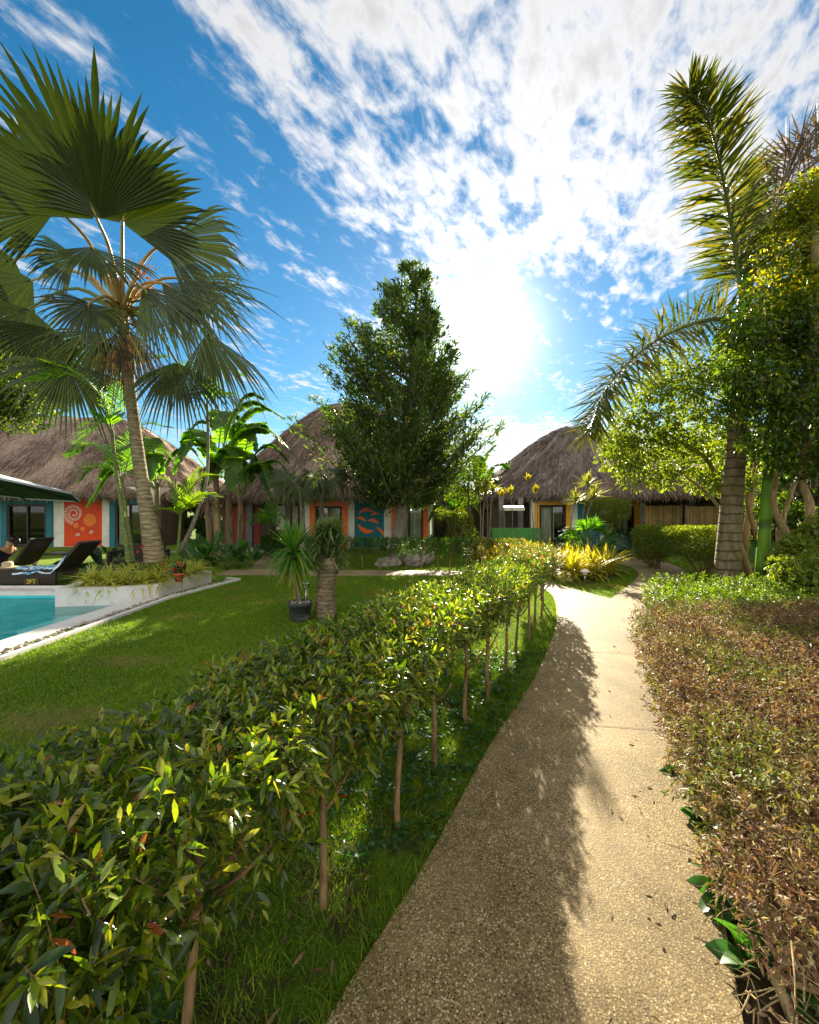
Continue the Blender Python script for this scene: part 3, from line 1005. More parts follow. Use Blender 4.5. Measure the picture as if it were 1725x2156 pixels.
def roof_mesh(cx, cy, zE, h, s, Rx, Ry, nst, seed, lip=0.28, back=True):
    """thatched roof: domed cone or hip over a stadium plan, shaggy with straw"""
    r_ = np.random.default_rng(seed)
    mb = MB()
    pr = np.array([(1.0, 0.0), (.9, .115), (.8, .235), (.7, .36), (.6, .485), (.5, .605), (.4, .72), (.3, .82), (.2, .905), (.1, .965), (.02, 1.0)])
    n = 96
    th = np.linspace(0, 2 * math.pi, n, endpoint=False)

    def pos(r, a, z):
        ca = np.sign(np.cos(a)) * np.abs(np.cos(a)) ** .62
        sa = np.sign(np.sin(a)) * np.abs(np.sin(a)) ** .62
        return np.stack([cx + s * np.tanh(2.6 * np.cos(a)) + Rx * r * ca, cy + Ry * r * sa, zE + h * z], -1)
    rows = [pos(np.full(n, .90), th, np.full(n, -lip / h * .75)), pos(np.full(n, 1.0), th, np.full(n, -lip / h))]
    for r, z in pr:
        w = 1 + 0.012 * r_.normal(size=n)
        rows.append(pos(r * w, th, z + 0.01 * r_.normal(size=n)))
    V = np.stack(rows)
    m = len(rows)
    i = np.arange(m - 1)[:, None] * n
    j = np.arange(n)[None]
    k = (j + 1) % n
    mb.add(V.reshape(-1, 3), np.stack([i + j, i + k, i + n + k, i + n + j], -1).reshape(-1, 4))
    mb.add(np.vstack([V[0], V[0].mean(0)]), None, [[(x + 1) % n, x, n] for x in range(n)])
    # straw
    def strands(rr, aa, L, Wd, lift, dz=0.0):
        z = np.interp(rr, pr[::-1, 0], pr[::-1, 1])
        a = pos(rr, aa, z)
        b = pos(np.minimum(rr + .06, 1.06), aa, np.interp(np.minimum(rr + .06, 1.06), pr[::-1, 0], pr[::-1, 1]) - np.maximum(rr + .06 - 1, 0) * 1.2)
        d = nrm(b - a)
        out = nrm(np.stack([np.cos(aa) / Rx, np.sin(aa) / Ry, 0 * aa], -1)) * .8
        out[:, 2] = .6
        d = nrm(d + .14 * r_.normal(size=d.shape) + out * lift[:, None])
        mb.straps(a + out * .01 + np.array([0, 0, dz]), d, L, Wd, .12, 3, [.7, 1, .25], .05)
    # only what can be seen from the garden side carries straw
    aa = r_.uniform(math.pi * .92, math.pi * 2.08, nst)
    rr = np.sqrt(r_.uniform(.0, 1.0, nst))
    strands(rr, aa, r_.uniform(.3, .7, nst), r_.uniform(.012, .032, nst), r_.uniform(-.04, .09, nst))
    ne = nst // 4
    ae = r_.uniform(math.pi * .9, math.pi * 2.1, ne)
    base = pos(np.full(ne, .985), ae, r_.uniform(-lip / h, .02, ne))
    out = np.stack([np.cos(ae), np.sin(ae), 0 * ae], -1)
    d = nrm(out * r_.uniform(.1, .7, ne)[:, None] + np.array([0, 0, -1.0]) + .2 * r_.normal(size=(ne, 3)))
    mb.straps(base, d, r_.uniform(.10, .28, ne), r_.uniform(.015, .04, ne), .1, 3, [.8, 1, .2], .05)
    return mb


def ring_box(mb, x0, x1, z0, z1, w, y0, y1):
    """a rectangular frame of width w, from outline x0..x1, z0..z1 (open at the bottom when z0 is the floor)"""
    mb.box(x0, x0 + w, y0, y1, z0, z1)
    mb.box(x1 - w, x1, y0, y1, z0, z1)
    mb.box(x0 + w, x1 - w, y0, y1, z1 - w, z1)


def glazed_door(root, x0, x1, ztop, Y, trim, tw, curtains=((0, 1),)):
    """painted surround > dark frame, glass pane, curtains.  x0..x1 is the outside of the surround"""
    a = MB()
    ring_box(a, x0, x1, 0.0, ztop, tw, Y - .05, Y + .04)
    w = build('door', a, trim, root, False)
    f_ = MB()
    fx0, fx1, fz = x0 + tw + .001, x1 - tw - .001, ztop - tw - .001
    ring_box(f_, fx0, fx1, 0.0, fz, .09, Y - .03, Y + .08)
    f_.box(fx0 + .09, fx1 - .09, Y - .03, Y + .08, .02, .12)
    f_.box((fx0 + fx1) / 2 - .03, (fx0 + fx1) / 2 + .03, Y + .0, Y + .06, .12, fz - .09)
    build('door_frame', f_, M['dark_wood'], w, False)
    p_ = MB()
    p_.box(fx0 + .09, fx1 - .09, Y + .061, Y + .068, .12, fz - .09)
    build('glass_pane', p_, M['glass'], w, False)
    gx0, gx1 = fx0 + .09, fx1 - .09
    for ca, cb in curtains:
        c = MB()
        xs = np.linspace(gx0 + (gx1 - gx0) * ca, gx0 + (gx1 - gx0) * cb, 60)
        yy = Y + .12 + .035 * np.sin(xs * 34) + .02 * np.sin(xs * 71 + 1)
        lo = np.stack([xs, yy, np.full(60, .06)], 1)
        hi = np.stack([xs, yy, np.full(60, fz - .1)], 1)
        i = np.arange(59)
        c.add(np.vstack([lo, hi]), np.stack([i, i + 1, i + 61, i + 60], 1))
        build('curtain', c, M['curtain'], w)
    return w


def walls(root, x0, x1, Y, depth, H, openings, mat):
    """room shell with openings (x0, x1, ztop) in the front wall"""
    m = MB()
    xs = x0
    for a, b, zt in sorted(openings):
        if a > xs:
            m.box(xs, a, Y, Y + .2, 0, H)
        m.box(a, b, Y + .002, Y + .198, zt, H)
        xs = b
    if xs < x1:
        m.box(xs, x1, Y, Y + .2, 0, H)
    w_ = build('wall', m, mat, root, False)
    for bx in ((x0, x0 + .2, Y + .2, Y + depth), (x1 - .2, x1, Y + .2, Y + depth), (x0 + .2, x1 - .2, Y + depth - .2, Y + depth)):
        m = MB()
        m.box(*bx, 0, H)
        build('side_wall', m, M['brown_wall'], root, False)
    return w_


def leaf_outline(cx, cz, L, w, ang, bend=0.25, n=10):
    t = np.linspace(0, 1, n)
    mid = np.stack([(t - .5) * L, bend * L * (4 * t * (1 - t) - .5)], 1)
    hw = w * np.sin(np.pi * t) ** .8 / 2
    up = mid + np.stack([0 * t, hw], 1)
    dn = mid - np.stack([0 * t, hw * .6], 1)
    o_ = np.vstack([dn, up[-2:0:-1]])
    c, s = math.cos(ang), math.sin(ang)
    return [(cx + x * c - z * s, cz + x * s + z * c) for x, z in o_]


# --- house on the left ------------------------------------------------
Y1 = 18.8
h1 = thing('thatched_house', 'thatched house behind the pool with orange shell mural and teal window surrounds', 'house', (-18, Y1, 0), 'thatched garden houses')
build('roof', roof_mesh(-19.9, 24.0, 2.5, 4.6, 2.6, 6.6, 6.2, 26000, 31), M['thatch_brown'], h1)
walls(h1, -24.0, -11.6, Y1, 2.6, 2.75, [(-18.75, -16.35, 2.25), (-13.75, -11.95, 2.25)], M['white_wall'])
glazed_door(h1, -18.75, -16.35, 2.25, Y1, M['teal'], .3, ((.08, .86),))
glazed_door(h1, -13.75, -11.95, 2.25, Y1, M['teal'], .26, ((.0, .5),))
pn = MB()
pn.box(-15.85, -14.12, Y1 - .012, Y1, 0.02, 2.72)
panel = build('painted_panel', pn, M['orange'], h1, False)
sp = MB()
cx, cz = -15.40, 1.52
for k in range(58):                       # rays of the spiral shell
    a = -2.6 + k * .235
    r0 = .05 + .0052 * k
    r1 = r0 + .035 + .0024 * k
    ca, sa = math.cos(a), math.sin(a)
    w = .010 + .0002 * k
    sp.plate([(cx + ca * r0 + sa * w, cz + sa * r0 - ca * w), (cx + ca * r1 + sa * w, cz + sa * r1 - ca * w), (cx + ca * r1 - sa * w, cz + sa * r1 + ca * w), (cx + ca * r0 - sa * w, cz + sa * r0 + ca * w)], Y1 - .012)
build('shell_mural', sp, M['mural_white'], panel, False)
for (sx, sz, r_) in ((-15.22, .56, .10), (-14.6, .68, .10)):
    sp = MB()
    for k in range(14):
        a = k * .45
        ca, sa = math.cos(a), math.sin(a)
        w = .011
        r0, r1 = r_ * .35, r_ * (.8 + .25 * math.sin(k))
        sp.plate([(sx + ca * r0 + sa * w, sz + sa * r0 - ca * w), (sx + ca * r1 + sa * w, sz + sa * r1 - ca * w), (sx + ca * r1 - sa * w, sz + sa * r1 + ca * w), (sx + ca * r0 - sa * w, sz + sa * r0 + ca * w)], Y1 - .012)
    build('shell_mural', sp, M['mural_white'], panel, False)
for (dx, dz, r_) in ((-14.67, 1.23, .29), (-15.3, .98, .13), (-15.0, .82, .11)):
    dm = MB()
    a = np.linspace(0, 2 * math.pi, 28, endpoint=False)
    dm.plate([(dx + r_ * math.cos(t), dz + r_ * math.sin(t)) for t in a], Y1 - .012, .003)
    build('painted_disc', dm, M['gold_disc'], panel, False)

# --- middle house ------------------------------------------------------
Y2 = 18.0
h2 = thing('thatched_house', 'middle thatched house with teal wall, orange leaf mural and orange door surrounds', 'house', (-3, Y2, 0), 'thatched garden houses')
build('roof', roof_mesh(-3.3, 22.8, 2.42, 5.2, .5, 5.9, 5.5, 30000, 32), M['thatch_brown'], h2)
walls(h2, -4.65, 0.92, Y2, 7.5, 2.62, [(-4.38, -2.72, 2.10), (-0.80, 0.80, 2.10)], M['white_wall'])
glazed_door(h2, -4.38, -2.72, 2.10, Y2, M['orange_frame'], .24, ((.02, .95),))
glazed_door(h2, -0.80, 0.80, 2.10, Y2, M['orange_frame'], .2, ((.0, .42), (.46, 1.0)))
pn = MB()
pn.box(-2.42, -1.12, Y2 - .012, Y2, 0.02, 2.60)
panel = build('painted_panel', pn, M['teal'], h2, False)
for (lx, lz, L, w, a, b) in ((-1.90, 1.62, .72, .20, .10, .22), (-1.52, 1.50, .42, .10, .12, .15), (-2.12, 1.28, .48, .17, -.35, .15), (-1.58, 1.18, .50, .20, -.30, .12), (-1.94, .84, .82, .26, -.38, -.22), (-1.28, .74, .58, .15, -.85, .10)):
    lm = MB()
    lm.plate(leaf_outline(lx, lz, L, w, a, b), Y2 - .012)
    build('leaf_mural', lm, M['orange_frame'], panel, False)
# covered terrace to the left of the rooms
tr_ = MB()
tr_.box(-9.4, -4.66, 20.6, 20.8, 0, 2.6)
build('terrace_wall', tr_, M['brown_wall'], h2, False)
op = MB()
op.box(-8.9, -7.5, 20.585, 20.6, .03, 1.9)
build('painted_panel', op, M['shaded_orange'], h2, False)
for px_ in (-8.75, -7.05, -5.35):
    c = MB()
    c.box(px_ - .13, px_ + .13, 18.0, 18.26, 0, 2.5)
    build('terrace_post', c, M['grey_post'], h2, False)
bm_ = MB()
bm_.box(-9.4, -4.66, 18.02, 18.24, 2.18, 2.4)
build('roof_beam', bm_, M['dark_wood'], h2, False)
wn = MB()
wn.box(-6.7, -5.6, 20.58, 20.6, .7, 1.9)
build('terrace_window', wn, M['curtain'], h2, False)

# --- house on the right --------------------------------------------------
Y3 = 18.4
h3 = thing('thatched_house', 'thatched house at the end of the path with yellow door surrounds', 'house', (8, Y3, 0), 'thatched garden houses')
build('roof', roof_mesh(9.3, 23.2, 2.50, 3.9, .25, 5.5, 5.4, 30000, 33), M['thatch_grey'], h3)
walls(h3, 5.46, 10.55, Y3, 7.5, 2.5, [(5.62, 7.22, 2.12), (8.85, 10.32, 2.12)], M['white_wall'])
glazed_door(h3, 5.62, 7.22, 2.12, Y3, M['yellow'], .2, ((.05, .62),))
glazed_door(h3, 8.85, 10.32, 2.12, Y3, M['yellow'], .24, ((.2, .85),))
pn = MB()
pn.box(7.55, 8.55, Y3 - .012, Y3, 0.02, 2.46)
build('painted_panel', pn, M['teal'], h3, False)
pw = MB()
pw.box(3.9, 5.24, Y3 + 1.2, Y3 + 1.4, 0, 2.4)
build('porch_wall', pw, M['brown_wall'], h3, False)
for px_, pz in ((4.1, 2.3), (4.98, 2.3)):
    c = MB()
    c.box(px_ - .11, px_ + .11, Y3 - .1, Y3 + .12, 0, pz)
    build('porch_post', c, M['grey_post'], h3, False)
# low annexe roof to the right
build('annexe_roof', roof_mesh(12.4, 18.6, 2.42, 1.35, 2.3, 1.6, 2.1, 11000, 34, .22), M['thatch_tan'], h3)
an = MB()
an.box(10.66, 16.4, 19.6, 19.8, 0, 2.3)
build('annexe_wall', an, M['brown_wall'], h3, False)
for px_ in (11.85, 15.9):
    c = MB()
    c.box(px_ - .12, px_ + .12, 17.2, 17.44, 0, 2.3)
    build('annexe_post', c, M['grey_post'], h3, False)
awn = thing('porch_awning', 'glowing wide lamp shade hanging under the porch of the right thatched house', 'awning', (4.55, 17.9, 1.7))  # pale hung box in place of a sunlit awning
m_ = MB()
m_.box(4.1, 5.0, 17.75, 18.05, 1.66, 1.80)
build('awning_panel', m_, M['mural_white'], awn, False)
m_ = MB()
m_.box(4.14, 4.96, 17.79, 18.01, 1.81, 1.87)
build('awning_strip', m_, M['awning_glow'], awn, False)
m_ = MB()
m_.tube([(4.55, 17.9, 1.87), (4.55, 17.9, 2.2)], .012, 6)
build('cord', m_, M['black'], awn)

# bamboo fences -------------------------------------------------------------


def bamboo_fence(x0, x1, y0, y1, H, label, rail=True):
    L = math.hypot(x1 - x0, y1 - y0)
    f_ = thing('bamboo_fence', label, 'fence', (x0, y0, 0))
    m = MB()
    n = int(L / .045)
    for i in range(n):
        t = (i + .5) / n
        x, y = x0 + (x1 - x0) * t, y0 + (y1 - y0) * t
        m.tube([(x, y, 0), (x, y, H + rng.uniform(-.03, .03))], .021, 5)
    build('slat_panel', m, M['bamboo'], f_)
    dx, dy = (y1 - y0) / L * .05, -(x1 - x0) / L * .05
    for z in (.25 * H, .86 * H):
        m = MB()
        m.tube([(x0 - dx, y0 - dy, z), (x1 - dx, y1 - dy, z)], .03, 6)
        build('rail', m, M['bark_brown'], f_)
    for t in (0, 1):
        m = MB()
        x, y = x0 + (x1 - x0) * t, y0 + (y1 - y0) * t
        m.tube([(x + dx * .3, y + dy * .3, 0), (x + dx * .3, y + dy * .3, H + .06)], .045, 8)
        build('post', m, M['bark_brown'], f_)


bamboo_fence(9.62, 11.1, 16.75, 16.75, 1.86, 'narrow bamboo screen beside the yellow door of the right house')
bamboo_fence(11.2, 15.6, 16.6, 16.6, 1.82, 'long bamboo screen under the low annexe roof')
bamboo_fence(1.6, 5.2, 25.5, 25.5, 1.9, 'distant bamboo fence between the middle and right thatched houses')
rs = MB()
rs.box(1.2, 5.6, 26.4, 29.0, 2.1, 2.2)
rs.box(1.5, 5.3, 26.8, 28.6, 0, 2.1)
tag(build('shed', rs, M['roof_sheet'], None, False), 'low pale flat roofed shed far between the two houses', 'shed')
rb = MB()
rb.box(12.3, 20.0, 24.0, 28.0, 0.0, 2.15)
for i in range(24):
    rb.tube([(12.0 + i * .34, 23.6, 2.22), (12.0 + i * .34, 28.0, 3.0)], .10, 6)
tag(build('outbuilding', rb, M['roof_sheet'], None, False), 'outbuilding with ribbed metal roof behind the bamboo screen', 'outbuilding')

# garden walls ---------------------------------------------------------------
w = MB()
w.box(-5.3, -3.5, 14.9, 15.2, 0, .72)
tag(build('garden_wall', w, M['green_wall'], None, False), 'low green painted wall before the terrace of the middle house', 'wall')
w = MB()
w.box(8.1, 13.4, 14.9, 15.1, 0, .62)
tag(build('garden_wall', w, M['green_wall'], None, False), 'low green painted wall behind the clipped hedge on the right', 'wall')
w = MB()
w.box(2.75, 3.15, 15.6, 15.9, 0, .62)
w.box(3.15, 5.0, 15.6, 15.9, 0, .98)
w.box(3.16, 3.24, 15.59, 15.60, .62, .98)
sw = build('stepped_wall', w, M['green_bright'], None, False)
tag(sw, 'bright green stepped garden wall left of the right house porch', 'wall')

# porch table and chair behind the stepped wall
tb = thing('garden_table', 'white slatted table on the porch behind the green stepped wall', 'table', (4.9, 17.0, 0))
m_ = MB()
for k in range(5):
    m_.box(4.35 + k * .2, 4.53 + k * .2, 16.75, 17.25, .70, .73)
build('table_top', m_, M['mural_white'], tb, False)
for x in (4.42, 5.2):
    for y in (16.8, 17.2):
        m_ = MB()
        m_.box(x - .03, x + .03, y - .03, y + .03, 0, .70)
        build('leg', m_, M['mural_white'], tb, False)

# ================================================================== POOLSIDE
# planter
pl = thing('planter', 'white plastered planter at the corner of the pool under the fan palm', 'planter', (-5.2, 8.2, 0))
PO = [(-6.25, 7.22), (-5.05, 7.42), (-4.70, 7.66), (-4.52, 9.35), (-5.2, 9.75), (-6.7, 9.3)]
PI = [(-6.10, 7.40), (-5.12, 7.57), (-4.85, 7.78), (-4.69, 9.27), (-5.22, 9.57), (-6.5, 9.2)]
m_ = MB()
n = len(PO)
v = [(x, y, -.6) for x, y in PO] + [(x, y, .25) for x, y in PO] + [(x, y, .25) for x, y in PI] + [(x, y, .10) for x, y in PI]
m_.poly(v, [[k * n + i, k * n + (i + 1) % n, (k + 1) * n + (i + 1) % n, (k + 1) * n + i] for k in range(3) for i in range(n)])
build('planter_wall', m_, M['pool_white'], pl, False)
m_ = MB()
m_.poly([(x, y, .19) for x, y in PI], [list(range(n))])
build('planter_soil', m_, M['soil'], pl, False)


def lounger(x, y, label, L=1.35, w=.62, back=.62, ang=42, flip=1):
    """wicker sun lounger, seat along -x from the hinge, backrest rising to +x"""
    r = thing('sun_lounger', label, 'sun lounger', (x, y, 0), 'dark wicker sun loungers by the pool')
    m = MB()
    m.box(x - L, x, y - w / 2, y + w / 2, .27, .36)
    build('seat', m, M['wicker'], r, False)
    m = MB()
    m.box(x - L - .02, x + .02, y - w / 2 - .02, y - w / 2 - .002, .05, .34)
    build('side_panel', m, M['wicker'], r, False)
    a = math.radians(ang)
    m = MB()
    b0 = np.array([x + .02, 0, .34])
    u = np.array([math.cos(a), 0, math.sin(a)])
    nn = np.array([-math.sin(a), 0, math.cos(a)])
    q = []
    for yy in (y - w / 2, y + w / 2):
        for c in (b0, b0 + u * back, b0 + u * back + nn * .06, b0 + nn * .06):
            q.append((c[0], yy, c[2]))
    m.add(q, [[0, 1, 2, 3], [7, 6, 5, 4], [0, 4, 5, 1], [1, 5, 6, 2], [2, 6, 7, 3], [3, 7, 4, 0]])
    build('backrest', m, M['wicker'], r, False)
    for lx in (x - L + .05, x - .05):
        for yy in (y - w / 2 + .04, y + w / 2 - .04):
            m = MB()
            m.box(lx - .03, lx + .03, yy - .03, yy + .03, 0, .27)
            build('leg', m, M['dark_wood'], r, False)
    return r


lounger(-7.65, 9.15, 'dark wicker sun lounger with a printed towel on its seat', 1.55, .62, .78, 48)
lounger(-9.55, 10.2, 'dark wicker sun lounger with a person lying back on it', 1.5, .64, .72, 55)
# towel draped on the near lounger
tw = MB()
nx, ny = 24, 10
xs = np.linspace(-8.55, -7.42, nx)
ys = np.linspace(8.80, 9.25, ny)
X, Y = np.meshgrid(xs, ys, indexing='ij')
Z = .372 + .02 * np.sin(X * 19) * np.cos(Y * 14) + np.clip((X + 7.72), 0, 1) * 1.05 + .02 * np.sin(Y * 31 + X * 8)
Z = Z - np.clip(8.87 - Y, 0, 1) * 1.6 + .012
i = np.arange(nx - 1)[:, None] * ny
j = np.arange(ny - 1)[None]
tw.add(np.stack([X, Y, Z], -1).reshape(-1, 3), np.stack([i + j, i + ny + j, i + ny + j + 1, i + j + 1], -1).reshape(-1, 4))
tag(build('towel', tw, M['towel']), 'blue and white patterned towel rumpled on the near sun lounger', 'towel')
# straw hat on the near lounger
ht = MB()
ht.lathe([(.0, .50), (.07, .495), (.095, .47), (.10, .40), (.11, .385), (.19, .375), (.205, .37), (.19, .368), (.02, .366)], (-8.95, 9.12, 0), 24)
tag(build('straw_hat', ht, M['straw']), 'pale straw hat lying on the near wicker lounger', 'hat')
# side table
tb = thing('side_table', 'dark low side table between the poolside loungers', 'table', (-8.75, 10.55, 0))
m_ = MB()
m_.box(-9.2, -8.25, 10.25, 10.85, .52, .56)
build('table_top', m_, M['dark_wood'], tb, False)
m_ = MB()
m_.box(-8.85, -8.6, 10.45, 10.65, 0, .52)
build('pedestal', m_, M['dark_wood'], tb, False)
# dark armchair
ch = thing('armchair', 'dark wooden armchair beside the planter, half hidden by spider plants', 'chair', (-6.6, 9.95, 0))
m_ = MB()
m_.box(-7.05, -6.2, 9.75, 10.35, .36, .43)
build('seat', m_, M['wicker'], ch, False)
m_ = MB()
m_.box(-7.05, -6.2, 10.352, 10.42, .40, .80)
build('backrest', m_, M['wicker'], ch, False)
for x in (-7.12, -6.12):
    m_ = MB()
    m_.box(x - .05, x + .05, 9.68, 10.40, .62, .665)
    build('armrest', m_, M['dark_wood'], ch, False)
    for y in (9.72, 10.36):
        m_ = MB()
        m_.box(x - .04, x + .04, y - .04, y + .04, 0, .62)
        build('leg', m_, M['dark_wood'], ch, False)
# umbrella
um = thing('parasol', 'large dark green poolside parasol at the left edge', 'parasol', (-10.2, 9.0, 0))
m_ = MB()
n = 8
UC = np.array([-10.2, 9.0])


def ucz(x, y):            # the canopy is tipped towards the loungers
    return 2.3 - .08 * (x - UC[0]) - .15 * (y - UC[1])


ap = np.array([*UC, 2.72])
rim = []
for k in range(n):
    x, y = UC[0] + 2.42 * math.cos(k * math.pi / 4 + .2), UC[1] + 2.42 * math.sin(k * math.pi / 4 + .2)
    rim.append(np.array([x, y, ucz(x, y)]))
m_.add([ap] + rim, None, [[0, (k + 1) % n + 1, k + 1] for k in range(n)])
build('canopy', m_, M['canvas'], um, False)
m_ = MB()
up_ = np.array([0, 0, .012])
m_.add([ap + up_] + [r_ + up_ for r_ in rim], None, [[0, k + 1, (k + 1) % n + 1] for k in range(n)])
for k in range(n):
    a, b = rim[k] * 1.0, rim[(k + 1) % n] * 1.0
    oa, ob = (a - ap) * [1, 1, 0], (b - ap) * [1, 1, 0]
    a1, b1 = a + oa / np.linalg.norm(oa) * .004, b + ob / np.linalg.norm(ob) * .004
    m_.add([a1 - [0, 0, .03], b1 - [0, 0, .03], b1 + [0, 0, .012], a1 + [0, 0, .012]], [[0, 1, 2, 3]])
build('canopy_top', m_, M['canvas_edge'], um, False)
for k in range(n):
    m_ = MB()
    m_.tube([ap - [0, 0, .10], rim[k] - [0, 0, .03]], .014, 5)
    build('rib', m_, M['dark_wood'], um)
m_ = MB()
m_.tube([(-10.2, 9.0, 0), (-10.2, 9.0, 2.9)], .035, 8)
build('pole', m_, M['dark_wood'], um)
# depth sign
sg = thing('depth_sign', 'small dark board reading 2FT at the pool edge', 'sign', (-7.85, 8.5, .05))
sx, sz, sy = -7.85, .09, 8.50
m_ = MB()
m_.box(sx - .15, sx + .15, sy, sy + .03, sz, sz + .13)
build('board', m_, M['sign'], sg, False)
cu = bpy.data.curves.new('lettering', 'FONT')
cu.body = '2FT'
cu.size = .125
cu.align_x = 'CENTER'
cu.extrude = .003
to = bpy.data.objects.new('lettering', cu)
me = None
COL.objects.link(to)
bpy.context.view_layer.update()
me = bpy.data.meshes.new_from_object(to.evaluated_get(bpy.context.evaluated_depsgraph_get()))
bpy.data.objects.remove(to)
bpy.data.curves.remove(cu)
lo = bpy.data.objects.new('lettering', me)
me.name = 'lettering'
me.materials.clear()
me.materials.append(M['sign_text'])
COL.objects.link(lo)
lo.parent = sg
lo.rotation_euler = (R_(90), 0, 0)
lo.location = (sx + 7.85, sy - .004 - 8.5, sz + .025 - .05)


# person lying back on the far lounger -----------------------------------------
def skin_mesh(name, joints, bones, radii, mat, levels=2, root=0):
    me = bpy.data.meshes.new(name)
    me.from_pydata([tuple(j) for j in joints], bones, [])
    o = bpy.data.objects.new(name, me)
    COL.objects.link(o)
    o.modifiers.new('skin', 'SKIN')
    for i, r in enumerate(radii):
        sv = me.skin_vertices[0].data[i]
        sv.radius = r if isinstance(r, tuple) else (r, r)
        sv.use_root = (i == root)
    o.modifiers[0].use_smooth_shade = True
    s_ = o.modifiers.new('sub', 'SUBSURF')
    s_.levels = levels
    s_.render_levels = levels
    bpy.context.view_layer.update()
    dg = bpy.context.evaluated_depsgraph_get()
    nm = bpy.data.meshes.new_from_object(o.evaluated_get(dg))
    bpy.data.objects.remove(o)
    bpy.data.meshes.remove(me)
    nm.name = name
    for p_ in nm.polygons:
        p_.use_smooth = True
    nm.materials.clear()
    nm.materials.append(mat)
    o = bpy.data.objects.new(name, nm)
    COL.objects.link(o)
    return o


per = thing('person', 'person in dark clothes lying back on a wicker lounger by the pool', 'person', (-10.1, 10.0, .27))
PX, PY = -10.1, 10.0
J = [(0.05, 0, .12), (.16, 0, .27), (.30, -.02, .42), (.36, -.03, .50), (.40, -.05, .57), (.43, -.08, .64),       # pelvis .. head
     (.30, -.20, .40), (.10, -.30, .24), (-.10, -.20, .20), (-.17, -.16, .20),                                       # near arm
     (.28, .17, .40), (.08, .27, .24), (-.10, .2, .20), (-.17, .16, .20),
     (.0, -.10, .11), (-.38, -.12, .27), (-.74, -.11, .09), (-.86, -.11, .14),
     (.0, .10, .11), (-.40, .12, .10), (-.80, .12, .08), (-.90, .12, .14)]
B = [(0, 1), (1, 2), (2, 3), (3, 4), (4, 5), (2, 6), (6, 7), (7, 8), (8, 9), (2, 10), (10, 11), (11, 12), (12, 13), (0, 14), (14, 15), (15, 16), (16, 17), (0, 18), (18, 19), (19, 20), (20, 21)]
RR = [.13, .12, .13, .055, .075, .085, .06, .045, .032, .035, .06, .045, .032, .035, .085, .065, .04, .035, .085, .065, .04, .035]
bo = skin_mesh('body', J, B, RR, M['skin'])
bo.parent = per
Jc = [np.array(J[k]) for k in (0, 1, 2)] + [np.array(J[6]) * .6 + np.array(J[7]) * .4, np.array(J[10]) * .6 + np.array(J[11]) * .4, np.array(J[6]), np.array(J[10])]
sh = skin_mesh('shirt', Jc, [(0, 1), (1, 2), (2, 5), (5, 3), (2, 6), (6, 4)], [.145, .14, .145, .062, .062, .075, .075], M['dark_cloth'])
sh.parent = per
Jt = [np.array(J[k]) for k in (0, 14, 15, 18, 19)]
tr2 = skin_mesh('trousers', Jt, [(0, 1), (1, 2), (0, 3), (3, 4)], [.14, .097, .075, .097, .075], M['dark_cloth'])
tr2.parent = per
hm = MB()
hm.ball((PX + .455, PY - .045, .27 + .675), .098, 14, 10, (1, 1, 1.0))
hm.ball((PX + .50, PY - .0, .27 + .62), .08, 12, 8, (1, 1, 1.2))
build('hair', hm, M['hair'], per)
fm = MB()
fm.ball((PX + .395, PY - .165, .27 + .655), .012, 6, 4)
fm.ball((PX + .445, PY - .168, .27 + .665), .012, 6, 4)
build('eyes', fm, M['hair'], per)

# ================================================================== PALMS AND TREES


def trunk_tube(mb, pts, radii, n=14, samples=60, knob=0.0):
    c = curve(pts, samples)
    r = np.interp(np.linspace(0, 1, samples), np.linspace(0, 1, len(radii)), radii)
    if knob:
        r = r * (1 + knob * (np.arange(samples) % 2) + rng.normal(0, knob * .3, samples))
    mb.tube(c, r, n)


def fan_blade(mb, hub, tip, nvec, span=100, N=46, fuse=.7, droop=.12, cup=.25, rag=.09):
    hub, tip = np.asarray(hub, float), np.asarray(tip, float)
    R = np.linalg.norm(tip - hub)
    a = (tip - hub) / R
    nv = np.asarray(nvec, float)
    nv = nrm(nv - a * (nv @ a))
    s = np.cross(nv, a)
    th = np.radians(np.linspace(-span, span, N))
    dth = th[1] - th[0]
    Ri = R * (.70 + .30 * np.cos(th * .55)) * (1 + rag * rng.normal(size=N))
    ts = np.array([.03, .25, .45, fuse, fuse + (1 - fuse) * .45, 1.0])
    K = len(ts)
    w = np.array([.03, .25, .45, fuse, fuse * .62, .015])      # half width in units of R * tan(dth/2)
    dirv = np.cos(th)[:, None] * a + np.sin(th)[:, None] * s
    perp = -np.sin(th)[:, None] * a + np.cos(th)[:, None] * s
    r = Ri[:, None] * ts
    lift = cup * np.abs(np.sin(th))[:, None] * r
    tipd = (np.clip(ts - fuse, 0, 1) / (1 - fuse)) ** 1.6
    dr = droop * R * (ts ** 2)[None] + (droop * 1.3 + .04) * R * tipd[None] * rng.uniform(.4, 1.6, (N, 1))
    c = hub + dirv[:, None] * r[..., None] + nv * lift[..., None] + np.array([0, 0, -1.0]) * dr[..., None]
    hw = (Ri[:, None] * math.tan(dth / 2) * 1.04 * w)[..., None]
    ple = .55 * hw
    l = c - perp[:, None] * hw - nv * ple * .5
    rr = c + perp[:, None] * hw - nv * ple * .5
    cc = c + nv * ple * .5
    v = np.stack([l, cc, rr], 2).reshape(-1, 3)
    o = np.arange(N)[:, None, None] * (K * 3) + np.arange(K - 1)[None, :, None] * 3
    q1 = np.concatenate([o, o + 1, o + 4, o + 3], -1)
    q2 = np.concatenate([o + 1, o + 2, o + 5, o + 4], -1)
    mb.add(v, np.concatenate([q1.reshape(-1, 4), q2.reshape(-1, 4)]))


